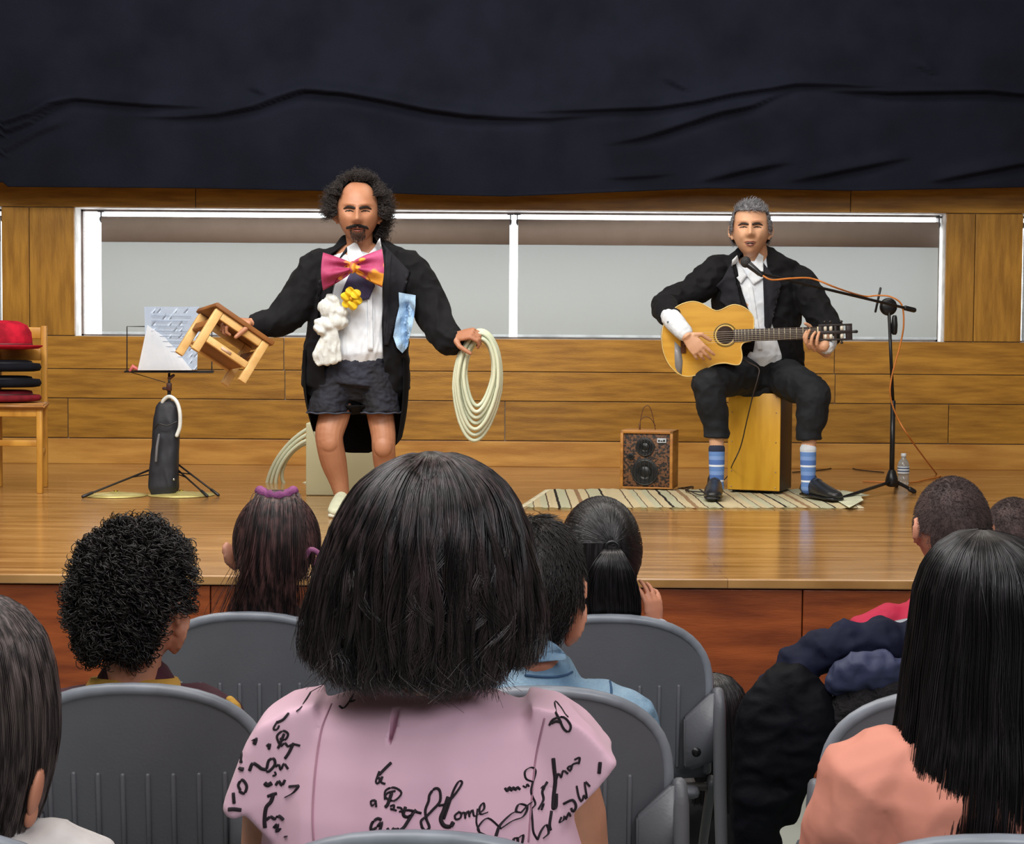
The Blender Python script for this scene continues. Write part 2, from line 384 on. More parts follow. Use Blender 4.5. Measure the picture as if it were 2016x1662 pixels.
# ================= SETTING =================
XW = 6.6; ZC = 4.75; YB = -5.0
PLASTER = mat('plaster_wall', (196, 190, 180), .9)
def sbox(name, lo, hi, m, parent=None, bev=0, label=None):
    bm = B(); box(bm, lo, hi, bev); return struct(name, bm, m, parent, label)
sbox('floor', (-XW, YB, -.1), (XW, Y_EDGE + .1, 0), mat('vinyl_floor', (150, 158, 152), .35, (128, 136, 130), 3), label='pale grey green hall floor under the chairs')
sbox('ceiling', (-XW, YB, ZC), (XW, Y_WALL + .4, ZC + .1), mat('ceiling_paint', (205, 200, 192), .9))
sbox('wall_left', (-XW - .1, YB, 0), (-XW, Y_WALL + .4, ZC), PLASTER)
sbox('wall_right', (XW, YB, 0), (XW + .1, Y_WALL + .4, ZC), PLASTER)
sbox('wall_front', (-XW, YB - .1, 0), (XW, YB, ZC), PLASTER)
# back wall with band windows
zt = W(1008, 414, Y_WALL).z; zb = W(1008, 667, Y_WALL).z
xs = [W(3, 540, Y_WALL).x, W(147, 540, Y_WALL).x, W(1861, 540, Y_WALL).x, W(2013, 540, Y_WALL).x]
bm = B(); y0, y1 = Y_WALL + .02, Y_WALL + .26
box(bm, (-XW, y0, SZ - .2), (XW, y1, zb)); box(bm, (-XW, y0, zt), (XW, y1, ZC))
for a, b in ((-XW, -XW + .25), (xs[0], xs[1]), (xs[2], xs[3]), (XW - .25, XW)): box(bm, (a, y0, zb), (b, y1, zt))
wall = struct('wall_back', bm, mat('window_reveal', (212, 208, 205), .8), label='wood panelled stage back wall with a band of windows')
def plank(x0, x1, z0, z1, vert=False, th=.02, name='plank'):
    g = .0022; dy = random.uniform(0, .002)
    bm = B(); box(bm, (x0 + g, Y_WALL - dy, z0 + g), (x1 - g, Y_WALL + th, z1 - g), .003)
    return struct(name, bm, WOODV if vert else WOODW, wall)
zz = lambda py: W(1008, py, Y_WALL).z
xx = lambda px, py=700: W(px, py, Y_WALL).x
rows = [(732, 667, (1643,)), (790, 732, (561,)), (868, 790, (133, 995, 1870))]
for pb, pt, seams in rows:
    e = [xx(s) for s in seams]; L = 3.2 if len(e) > 1 else 3.4
    if len(e) == 1:
        k = e[0]; e = sorted([k - L, k, k + L, k + 2 * L, k - 2 * L])
    e = [-XW] + [q for q in e if -XW + .2 < q < XW - .2] + [XW]
    for a, b in zip(e, e[1:]): plank(a, b, zz(pb), zz(pt))
e = [-XW, xx(385, 380) - 3.9 if xx(385, 380) - 3.9 > -XW else -XW + 1.2, xx(385, 380), xx(1675, 380), XW - .6, XW]; e = sorted(set(e))
for a, b in zip(e, e[1:]): plank(a, b, zt, zt + .42)
e = [-XW, -2.9, .9, 4.6, XW]
for a, b in zip(e, e[1:]): plank(a, b, zt + .42, ZC)
for a, b in ((xs[0], xs[1]), (xs[2], xs[3])):
    m_ = a + (b - a) * .38; plank(a, m_, zb, zt, True); plank(m_, b, zb, zt, True)
for a, b in ((-XW, -XW + .25), (XW - .25, XW)): plank(a, b, zb, zt, True)
bm = B(); box(bm, (-XW, Y_WALL - .015, SZ), (XW, Y_WALL + .02, zz(869)), .003)
struct('baseboard_back', bm, mat('baseboard_wood', (196, 146, 70), .4, (164, 112, 44), 2.2, (1, 1, 7), bump=.1, bsc=30), label='paler wooden skirting along the stage wall')
# windows: frame, panes behind the blinds
GL = bpy.data.materials.new('clear_glass'); GL.use_nodes = True; nt = GL.node_tree; nt.nodes.clear()
mo = nt.nodes.new('ShaderNodeOutputMaterial'); mx = nt.nodes.new('ShaderNodeMixShader'); tr = nt.nodes.new('ShaderNodeBsdfTransparent'); gl = nt.nodes.new('ShaderNodeBsdfGlossy')
gl.inputs['Roughness'].default_value = .05; mx.inputs[0].default_value = .08; nt.links.new(tr.outputs[0], mx.inputs[1]); nt.links.new(gl.outputs[0], mx.inputs[2]); nt.links.new(mx.outputs[0], mo.inputs[0])
ALU = mat('window_frame_paint', (120, 105, 98), .5)
xmid = W(1010, 540, Y_WALL).x
def window(n, x0, x1, mids):
    bm = B(); f = .035; ya, yb = Y_WALL + .16, Y_WALL + .20
    box(bm, (x0, ya, zb), (x1, yb, zb + .012)); box(bm, (x0, ya, zt - .012), (x1, yb, zt)); box(bm, (x0, ya, zb), (x0 + .012, yb, zt)); box(bm, (x1 - .012, ya, zb), (x1, yb, zt))
    zr = zb + .012
    w = struct('window_%d' % n, bm, ALU, None, 'band window with frame rail behind the grey roller blinds')
    e = [x0] + mids + [x1]
    for a, b in zip(e, e[1:]):
        for z0, z1 in ((zb + .012, zt - .012),):
            bm = B(); box(bm, (a + .013, ya + .015, z0), (b - .013, ya + .021, z1)); struct('pane', bm, GL, w)
window(1, -XW + .25, xs[0], []); window(2, xs[1], xs[2], [xmid]); window(3, xs[3], XW - .25, [])
BLIND = bpy.data.materials.new('blind_cloth'); BLIND.use_nodes = True; nt = BLIND.node_tree; b_ = nt.nodes['Principled BSDF']
b_.inputs['Base Color'].default_value = lin((176, 178, 172)); b_.inputs['Roughness'].default_value = .9; b_.inputs['Specular IOR Level'].default_value = .1
tl = nt.nodes.new('ShaderNodeBsdfTranslucent'); tl.inputs[0].default_value = lin((118, 124, 128)); mx = nt.nodes.new('ShaderNodeMixShader'); mx.inputs[0].default_value = .28
nt.links.new(b_.outputs[0], mx.inputs[1]); nt.links.new(tl.outputs[0], mx.inputs[2]); nt.links.new(mx.outputs[0], nt.nodes['Material Output'].inputs[0])
TUBEM = mat('blind_tube_cloth', (150, 135, 125), .8)
def blind(x0, x1, label):
    yb = Y_WALL + .11; zr = W(1008, 437, yb).z; z0 = W(1008, 661, yb).z
    r = root('roller_blind', label, 'blind', ((x0 + x1) / 2, yb, z0), 'roller blinds in the stage window band')
    bm = B(); n = 24
    V = [[bm.verts.new((x0 + (x1 - x0) * i / n, yb - .016 + .002 * math.sin(i * 1.3 + z * 2), zr - (zr - z0) * z / 4)) for i in range(n + 1)] for z in range(5)]
    for a, c in zip(V, V[1:]):
        for i in range(n): bm.faces.new((a[i], a[i + 1], c[i + 1], c[i]))
    obj('cloth', bm, BLIND, r)
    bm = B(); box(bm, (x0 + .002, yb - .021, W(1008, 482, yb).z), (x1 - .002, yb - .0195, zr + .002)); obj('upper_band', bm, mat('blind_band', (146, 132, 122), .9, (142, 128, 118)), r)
    bm = B(); cyl(bm, (x0 + .0, yb, zr), (x1, yb, zr), .017, seg=16); obj('roller_tube', bm, TUBEM, r)
    bm = B(); box(bm, (x0, yb - .022, z0 - .008), (x1, yb - .010, z0 + .008), .003); obj('bottom_bar', bm, mat('bar_white', (205, 215, 222), .5), r)
    for s, x in ((-1, x0), (1, x1)):
        bm = B(); box(bm, (x + s * .004 - .004, yb - .012, zr - .022), (x + s * .004 + .004, yb + .012, zr + .045), .002); box(bm, (x + s * .004 - .02, yb - .015, zr + .042), (x + s * .004 + .02, yb + .015, zr + .052), .002)
        cyl(bm, (x - .012, yb, zr), (x + .012, yb, zr), .014); obj('bracket', bm, mat('bracket_grey', (90, 88, 92), .4, metal=.6), r)
Yb = Y_WALL + .11
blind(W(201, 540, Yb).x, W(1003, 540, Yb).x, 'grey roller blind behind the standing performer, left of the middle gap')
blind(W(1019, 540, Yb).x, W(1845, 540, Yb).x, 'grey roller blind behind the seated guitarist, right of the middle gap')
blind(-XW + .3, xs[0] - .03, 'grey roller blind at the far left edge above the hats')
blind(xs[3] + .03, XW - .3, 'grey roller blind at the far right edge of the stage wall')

# stage
FLOORW = mat('stage_floor_wood', (188, 144, 90), .17, (142, 100, 54), 2.4, (1, 10, 1), bump=.04, bsc=9, detail=8, spec=.8, coat=.0)
nt = FLOORW.node_tree; bs = nt.nodes['Principled BSDF']
br = N(nt, 'ShaderNodeTexBrick'); br.inputs['Scale'].default_value = 1; br.inputs['Brick Width'].default_value = 1.4; br.inputs['Row Height'].default_value = .085; br.inputs['Mortar Size'].default_value = .0015
br.inputs['Color1'].default_value = (1, 1, 1, 1); br.inputs['Color2'].default_value = (.82, .80, .78, 1); br.inputs['Mortar'].default_value = (.45, .4, .35, 1)
tc = N(nt, 'ShaderNodeTexCoord'); nt.links.new(tc.outputs['Object'], br.inputs['Vector'])
mm = N(nt, 'ShaderNodeMix', data_type='RGBA', blend_type='MULTIPLY'); mm.inputs[0].default_value = 1
src = bs.inputs['Base Color'].links[0].from_socket; nt.links.new(src, mm.inputs[6]); nt.links.new(br.outputs[0], mm.inputs[7]); nt.links.new(mm.outputs[2], bs.inputs['Base Color'])
bm = B(); box(bm, (-XW, Y_EDGE, SZ - .03), (XW, Y_WALL, SZ), .004); stage = struct('stage', bm, FLOORW, None, 'raised wooden stage with glossy amber boards')
bm = B(); box(bm, (-XW, Y_EDGE + .04, 0), (XW, Y_EDGE + .1, SZ - .03)); struct('riser_frame', bm, mat('riser_dark', (60, 28, 14), .6), stage)
xseam = W(1582, 1200, Y_EDGE).x; zs = W(1582, 1381, Y_EDGE).z
e = sorted([xseam + 1.92 * i for i in range(-4, 4)]); e = [-XW] + [q for q in e if -XW < q < XW] + [XW]
for a, b in zip(e, e[1:]):
    for z0, z1 in ((0, zs), (zs, SZ - .034)):
        bm = B(); g = .0018; box(bm, (a + g, Y_EDGE + .018 + random.uniform(0, .002), z0 + g), (b - g, Y_EDGE + .045, z1 - g), .003); struct('front_panel', bm, WOODF, stage)

# black drape
def drape():
    Y = 9.86; top = ZC
    hem = [(0, 366), (385, 369), (640, 374), (850, 382), (1000, 385), (1200, 377), (1400, 369), (1700, 374), (2016, 367)]
    cr = [([(0, 245), (60, 225), (100, 205), (150, 195), (200, 200), (300, 208), (420, 211)], .022), ([(0, 262), (60, 240), (100, 215), (135, 198)], .02),
          ([(250, 230), (350, 231), (430, 226), (500, 212), (560, 190), (600, 178), (680, 185), (760, 200), (840, 217), (920, 228), (1008, 233), (1080, 234), (1160, 228), (1190, 222)], .03),
          ([(1008, 222), (1150, 218), (1300, 212), (1380, 200), (1450, 185), (1520, 175), (1570, 166), (1640, 167), (1700, 171), (1800, 171)], .022),
          ([(1190, 285), (1270, 270), (1350, 245), (1420, 222), (1480, 210), (1520, 192), (1580, 172)], .022), ([(1620, 178), (1750, 183), (1850, 182), (1940, 180), (2016, 188)], .028),
          ([(1380, 357), (1470, 335), (1560, 318)], .02), ([(1550, 358), (1680, 332), (1800, 308)], .02), ([(1830, 358), (1950, 335), (2016, 322)], .02),
          ([(1300, 150), (1370, 188)], .014), ([(1800, 122), (1845, 152)], .014), ([(490, 172), (530, 190)], .012), ([(0, 300), (70, 262), (140, 235)], .010), ([(1190, 350), (1290, 345), (1330, 340)], .008)]
    X = np.linspace(-XW + .02, XW - .02, 430); hp = np.array([(W(a, b, Y).x, W(a, b, Y).z) for a, b in hem])
    zh = np.interp(X, hp[:, 0], hp[:, 1]) + np.where(X < hp[0, 0], .03 * np.sin(X * 1.7), 0); nz = 320
    T = np.linspace(0, 1, nz); Z = top - (top - zh[:, None]) * T[None, :]; XX = np.repeat(X[:, None], nz, 1)
    zc = W(1008, 215, Y).z; dis = .05 * np.clip((Z - zc) / 1.0, -1, .3) * 1.3
    D = np.where(Z < zc, -(zc - Z) * .12, 0) 
    for pts, A in cr:
        q = np.array([(W(a, b, Y).x, W(a, b, Y).z) for a, b in pts]); zl = np.interp(X, q[:, 0], q[:, 1]); L = q[-1, 0] - q[0, 0]
        f0 = 1 if pts[0][0] == 0 else 0; f1 = 1 if pts[-1][0] == 2016 else 0
        fa = np.clip((X - q[0, 0]) / (L * .3) + f0, 0, 1) * np.clip((q[-1, 0] - X) / (L * .3) + f1, 0, 1)
        if f0: fa = np.where(X < q[0, 0], np.clip(1 + (X - q[0, 0]) / 1.5, 0, 1), fa)
        if f1: fa = np.where(X > q[-1, 0], np.clip(1 - (X - q[-1, 0]) / 1.5, 0, 1), fa)
        d = Z - zl[:, None]; D += A * 1.8 * fa[:, None] * np.where(d > 0, np.exp(-(d / .055) ** 2), np.exp(-(d / .006) ** 2))
        D -= A * .5 * fa[:, None] * np.exp(-((d + .03) / .03) ** 2)
    nn = np.array([[noise.noise(Vector((x * .9, z * 1.6, 3))) for z in Z[i, ::5]] for i, x in enumerate(X)])
    nn = np.repeat(nn, 5, 1)[:, :nz]; nn = (nn + np.roll(nn, 2, 1) + np.roll(nn, -2, 1)) / 3
    D += .010 * nn
    V = np.stack([XX, Y - D, Z], -1); i = np.arange(430 * nz).reshape(430, nz)
    q = np.stack([i[:-1, :-1], i[:-1, 1:], i[1:, 1:], i[1:, :-1]], -1).reshape(-1, 4); n = 430 * nz
    V2 = V.copy(); V2[..., 1] += .006; rim = np.stack([i[:-1, -1], i[:-1, -1] + n, i[1:, -1] + n, i[1:, -1]], -1).reshape(-1, 4)
    me = mesh_np(np.concatenate([V.reshape(-1, 3), V2.reshape(-1, 3)]), np.concatenate([q, q[:, ::-1] + n, rim]))
    thing('stage_drape', me, mat('drape_cloth', (23, 26, 38), .85, (17, 20, 30), 3, bump=.2, bsc=160, sheen=.0, spec=.1), 'wide black drape hung across the top of the stage wall', 'curtain')
drape()

# ================= STAGE THINGS =================
# rug
def rug():
    c = [FL(988, 966, SZ), FL(1545, 966, SZ), FL(1700, 1003, SZ), FL(1030, 1003, SZ)]
    a = FL(1030, 1003, SZ); b = FL(1690, 1003, SZ); a2 = FL(1085, 966, SZ); b2 = FL(1640, 966, SZ); bm = B(); nx, ny = 110, 12; V = []
    for j in range(ny + 1):
        row = []
        for i in range(nx + 1):
            u, v = i / nx, j / ny; p = (a * (1 - u) + b * u) * (1 - v) + (a2 * (1 - u) + b2 * u) * v
            p.z = SZ + .008 + .004 * noise.noise(Vector((p.x * 5, p.y * 4, 1))) + .0015 * math.sin(p.x * 110); p.y += .012 * noise.noise(Vector((p.x * 6, v * 2, 5))); row.append(bm.verts.new(p))
        V.append(row)
    for r_, s_ in zip(V, V[1:]):
        for i in range(nx): bm.faces.new((r_[i], r_[i + 1], s_[i + 1], s_[i]))
    bmesh.ops.solidify(bm, geom=list(bm.faces), thickness=.006)
    m = mat('rug_weave', (230, 220, 170), .95, bump=.3, bsc=200)
    cream = (250, 238, 200); pale = (236, 236, 206); brown = (110, 84, 62); tan = (196, 160, 120); blk = (54, 48, 44)
    wave_color(m, 0, 1.9, [cream, brown, cream, pale, brown, cream, pale, brown, cream, blk, pale, brown, cream, tan, cream, brown, pale, blk, cream], dist=.012,
               pos=[0, .07, .08, .15, .2, .21, .27, .33, .34, .42, .445, .53, .54, .62, .66, .73, .74, .86, .88], dscale=9)
    o = thing('striped_rug', bm, m, 'cream and brown striped woven rug under the box drum seat', 'rug')
    for x0, x1, p0, p1 in ((0, 0, a, a2), (1, 1, b, b2)):
        fb = B()
        for i in range(26):
            p = p0.lerp(p1, (i + .5) / 26); s = -1 if x0 == 0 else 1
            tube(fb, [p + Vector((0, 0, .006)), p + Vector((s * .03, random.uniform(-.006, .006), .004))], [.003, .0015], 5)
        obj('fringe', fb, mat('fringe_cream', (230, 222, 190), .95), o, kind='stuff')
rug()
# cajon
YC = 8.30
def cajon():
    a = FL(1432, 972, SZ); w = .268; d = .28; h = .50; ang = math.radians(-22); z0 = SZ + .018
    R = Matrix.Rotation(ang, 3, 'Z'); o0 = Vector((a.x, a.y, 0)); 
    r = root('box_drum', 'honey wood box drum with dark sides, seat of the guitarist', 'drum', (a.x + .13, a.y + .15, z0))
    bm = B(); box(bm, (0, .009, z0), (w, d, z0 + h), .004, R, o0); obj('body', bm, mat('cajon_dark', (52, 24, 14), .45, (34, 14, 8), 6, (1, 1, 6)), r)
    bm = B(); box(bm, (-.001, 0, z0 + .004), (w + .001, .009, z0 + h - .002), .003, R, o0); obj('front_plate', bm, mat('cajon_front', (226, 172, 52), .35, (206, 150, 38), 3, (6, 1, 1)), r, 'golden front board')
    for x in (.02, w - .02):
        for z in (.02, .1, .25, .4, h - .02):
            bm = B(); p = R @ Vector((x, -.001, z0 + z)) + o0; ell(bm, p, .0035, u=8, v=6); obj('screw', bm, CHROME, r)
    for x in (.03, w - .03):
        for y in (.03, d - .03):
            bm = B(); p = R @ Vector((x, y, 0)) + o0; cyl(bm, (p.x, p.y, z0), (p.x, p.y, SZ + .010), .012); obj('foot', bm, BLACKP, r)
    return z0 + h, R, o0
CTOP, CR_, CO_ = cajon()
# amplifier
def amp():
    a = FL(1220, 966, SZ); w = .275; d = .2; h = .30; R = Matrix.Rotation(math.radians(-14), 3, 'Z'); o0 = Vector((a.x, a.y, 0)); z0 = SZ + .014
    r = root('amplifier', 'small wooden guitar amplifier with dark patterned grille on the rug edge', 'amplifier', (a.x + .13, a.y + .1, z0))
    wd_ = mat('amp_wood', (190, 132, 62), .4, (160, 104, 44), 5, (1, 1, 6)); t = .016
    bm = B(); box(bm, (0, 0, z0), (t, d, z0 + h), .003, R, o0); box(bm, (w - t, 0, z0), (w, d, z0 + h), .003, R, o0); box(bm, (0, 0, z0 + h - t), (w, d, z0 + h), .003, R, o0); box(bm, (0, 0, z0), (w, d, z0 + .008), .002, R, o0); box(bm, (t, d - .01, z0), (w - t, d, z0 + h - t), 0, R, o0)
    obj('cabinet', bm, wd_, r)
    bm = B(); box(bm, (t, .010, z0 + .008), (w - t, .02, z0 + h - t), .002, R, o0)
    gm = mat('amp_grille', (110, 72, 44), .6, (34, 26, 22), 70, bump=.4, bsc=90, contrast=(.46, .54)); obj('grille', bm, gm, r)
    def ring(x, z, rad, nm):
        bm = B(); c = R @ Vector((x, .008, z0 + z)) + o0; Rx = R @ Matrix.Rotation(math.pi / 2, 3, 'X')
        lathe(bm, c, [(rad, 0), (rad, .006), (rad * .86, .007), (rad * .5, -.002), (rad * .35, .004), (0.002, .006)], 28, Rx); o = obj(nm, bm, BLACKP, r)
        bm = B(); pt = [R @ Vector((x + rad * 1.02 * math.cos(q), .004, z0 + z + rad * 1.02 * math.sin(q))) + o0 for q in [i * math.pi / 8 for i in range(16)]]
        tube(bm, pts=pt, rads=.004, seg=6, closed=True); obj('rim', bm, mat('rim_dark', (44, 44, 46), .4), o)
        for i in range(-2, 3):
            bm = B(); q = R @ Vector((x + i * rad * .34, .0, z0 + z)) + o0; hh = math.sqrt(max(rad * rad - (i * rad * .34) ** 2, 0)) * .95
            tube(bm, [q - Vector((0, 0, hh)), q + Vector((0, 0, hh))], .0018, 5); obj('guard_bar', bm, mat('guard', (70, 74, 78), .3, metal=.7), o)
    ring(w * .47, .086, .066, 'woofer'); ring(w * .47, .216, .045, 'tweeter'); ring(w * .2, .165, .014, 'port')
    bm = B(); box(bm, (w * .70, .001, z0 + .238), (w * .70 + .048, .010, z0 + .262), .001, R, o0); lb = obj('badge', bm, mat('badge_silver', (200, 205, 212), .3), r)
    for i, L in enumerate((.012, .008, .014)):
        bm = B(); box(bm, (w * .70 + .006 + i * .013, -.001, z0 + .245), (w * .70 + .006 + i * .013 + .009, .0015, z0 + .245 + L * .7), 0, R, o0); obj('badge_mark', bm, BLACKP, lb)
    bm = B(); top = z0 + h; A = R @ Vector((.085, .1, 0)) + o0
    pts = [A + Vector((0, 0, top)), A + Vector((.002, 0, top + .04)), A + Vector((.018, 0, top + .11)), A + Vector((.045, 0, top + .125)), A + Vector((.065, 0, top + .08)), A + Vector((.082, 0, top))]
    tube(bm, catmull(pts, 5), .0022, 6); pts = [A + Vector((.004, .01, top + .05)), A + Vector((.03, .01, top + .068)), A + Vector((.06, .01, top + .055)), A + Vector((.082, .01, top + .02))]
    tube(bm, catmull(pts, 5), .0022, 6); tube(bm, [A + Vector((0, 0, top)), A + Vector((0, 0, top + .03))], .005, 8)
    thing('amp_cable', bm, mat('cable_brown', (96, 60, 34), .5), 'short brown cable looped up from the top of the amplifier', 'cable')
amp()
# microphone stand
YM = 8.02
def mic():
    base = FL(1755, 972, SZ); Y = base.y; P = lambda x, y, dy=0: W(x, y, Y + dy)
    r = root('microphone_stand', 'black boom microphone stand to the right of the guitarist', 'stand', (base.x, base.y, SZ))
    bk = mat('stand_black', (30, 30, 32), .35, metal=.3)
    top = P(1750, 610)
    bm = B(); cyl(bm, (base.x, Y, SZ + .05), (base.x, Y, SZ + .48), .013); obj('lower_pole', bm, bk, r)
    bm = B(); cyl(bm, (base.x, Y, SZ + .46), (top.x, Y, top.z), .0085); obj('upper_pole', bm, bk, r)
    bm = B(); zc = P(1753, 640).z; lathe(bm, (base.x, Y, zc - .05), [(.009, 0), (.015, .01), (.017, .05), (.013, .09), (.009, .1)], 16); obj('clutch', bm, bk, r)
    bm = B(); lathe(bm, (base.x, Y, SZ + .035), [(.014, 0), (.036, .01), (.030, .05), (.018, .085), (.012, .09)], 16); obj('leg_hub', bm, bk, r)
    for x, y in ((1640, 986), (1800, 968), (1765, 955)):
        e = FL(x, y, SZ + .009); bm = B(); s = Vector((base.x, Y, SZ + .06)); dd = (e - s); dd.z = 0; dd.normalize(); s2 = s + dd * .03
        tube(bm, [s2, e], [.009, .009], 8); l = obj('leg', bm, bk, r); bm = B(); tube(bm, [e - (e - s2).normalized() * .03, e], [.013, .013], 10); obj('rubber_foot', bm, BLACKP, l)
    # boom
    A = P(1797, 611); Bp = W(1500, 540, 7.86); j = P(1750, 604)
    bm = B(); Rj = Matrix.Rotation(math.pi / 2, 3, 'X'); lathe(bm, (j.x, Y + .03, j.z), [(.012, 0), (.042, .002), (.046, .018), (.042, .036), (.02, .04)], 20, Rj); obj('swivel', bm, bk, r)
    off = Vector((0, -.03, 0)); bm = B(); tube(bm, [A + off, Bp + off], [.007, .007], 8); bo = obj('boom_arm', bm, bk, r)
    d = (A - Bp).normalized(); bm = B(); tube(bm, [A + off - d * .07, A + off], [.013, .013], 10); obj('counterweight', bm, BLACKP, bo)
    k = W(1726, 592, Y) + off; bm = B(); tube(bm, [W(1731, 568, Y) + off, W(1721, 614, Y) + off], [.006, .006], 8); obj('lever', bm, bk, bo)
    e = Bp + off; hd = W(1468, 516, 7.80)
    bm = B(); tube(bm, [e, e + Vector((-.02, -.005, .002)), W(1482, 530, 7.8)], [.012, .012, .010], 8); obj('mic_clip', bm, BLACKP, bo)
    m = root('microphone', 'black vocal microphone held at the singer\'s mouth by the boom', 'microphone', hd)
    tl_ = W(1500, 542, 7.77); bm = B(); tube(bm, [hd.lerp(tl_, .15), hd.lerp(tl_, .6), tl_], [.017, .014, .010], 12); obj('handle', bm, BLACKP, m)
    bm = B(); ell(bm, hd, (.025, .025, .027)); obj('grille_ball', bm, mat('mic_mesh', (70, 70, 72), .45, (20, 20, 22), 260, bump=.6, bsc=260, metal=.4), m)
    # cable: wraps along the boom, hangs, then runs to the floor
    tl_ = tl_ + Vector((.0, -.004, 0)); pts = [tl_, W(1520, 551, 7.76), W(1560, 548, 7.8), W(1600, 549, 7.85), W(1650, 568, 7.9), W(1700, 583, Y - .06), W(1726, 582, Y - .06), W(1752, 584, Y - .08), W(1775, 600, Y - .08), W(1779, 640, Y - .06), W(1772, 680, Y - .03), W(1756, 740, Y - .025), W(1753, 780, Y - .02), W(1768, 825, Y), W(1800, 875, Y + .1), FL(1843, 932, SZ + .006), FL(1850, 938, SZ + .006), FL(1820, 945, SZ + .006), FL(1790, 950, SZ + .006), FL(1700, 948, SZ + .006)]
    bm = B(); tube(bm, catmull(pts, 6), .0042, 6); thing('microphone_cable', bm, mat('cable_orange', (214, 128, 52), .5), 'thin orange cable hanging from the microphone boom to the floor', 'cable')
mic()
def bottle():
    b = FL(1778, 956, SZ); r = root('water_bottle', 'clear plastic water bottle with white label behind the microphone stand', 'bottle', b)
    pr = [(.026, 0), (.031, .006), (.031, .05), (.028, .055), (.031, .06), (.031, .11), (.026, .13), (.012, .150), (.012, .165)]
    pm = mat('bottle_plastic', (215, 225, 230), .08, spec=.6); pm.node_tree.nodes['Principled BSDF'].inputs['Transmission Weight'].default_value = .75
    bm = B(); lathe(bm, b, pr, 24); obj('bottle_body', bm, pm, r)
    bm = B(); lathe(bm, b + Vector((0, 0, .066)), [(.0318, 0), (.032, .002), (.032, .036), (.0318, .038)], 24); obj('bottle_label', bm, SHIRT, r)
    for z in (.076, .092):
        bm = B(); lathe(bm, b + Vector((0, 0, z)), [(.0322, 0), (.0325, .001), (.0325, .006), (.0322, .007)], 24); obj('label_stripe', bm, mat('label_blue', (70, 90, 120), .5), r)
    bm = B(); lathe(bm, b + Vector((0, 0, .158)), [(.014, 0), (.0145, .002), (.0145, .016), (.012, .018)], 20); obj('cap', bm, mat('cap_white', (225, 232, 240), .4), r)
bottle()
bm = B(); tube(bm, catmull([FL(1335, 962, SZ + .004), FL(1365, 958, SZ + .004), FL(1350, 966, SZ + .018), FL(1400, 968, SZ + .02), FL(1420, 955, SZ + .02)], 6), .0035, 6)
tube(bm, catmull([FL(1560, 930, SZ + .004), FL(1620, 925, SZ + .004), FL(1660, 918, SZ + .004), FL(1690, 925, SZ + .004), FL(1740, 930, SZ + .004)], 6), .0035, 6)
thing('floor_cable', bm, mat('cable_dark', (44, 34, 30), .5), 'dark cable lying on the stage floor between amplifier and box drum', 'cable')
def sheets_floor():
    m = mat('paper_floor', (222, 225, 196), .8)
    for k, q in enumerate([[(1590, 974), (1660, 966), (1712, 975), (1665, 984)], [(1645, 984), (1690, 972), (1700, 985), (1672, 1000)]]):
        bm = B(); ps = [FL(x, y, SZ + .013 + .003 * k) for x, y in q]; prism(bm, ps, (0, 0, .0012)); thing('paper_sheet', bm, m, ['pale sheet of paper on the floor behind the guitarist\'s right shoe', 'crumpled pale paper at the right end of the rug'][k], 'paper', smooth=False)
sheets_floor()

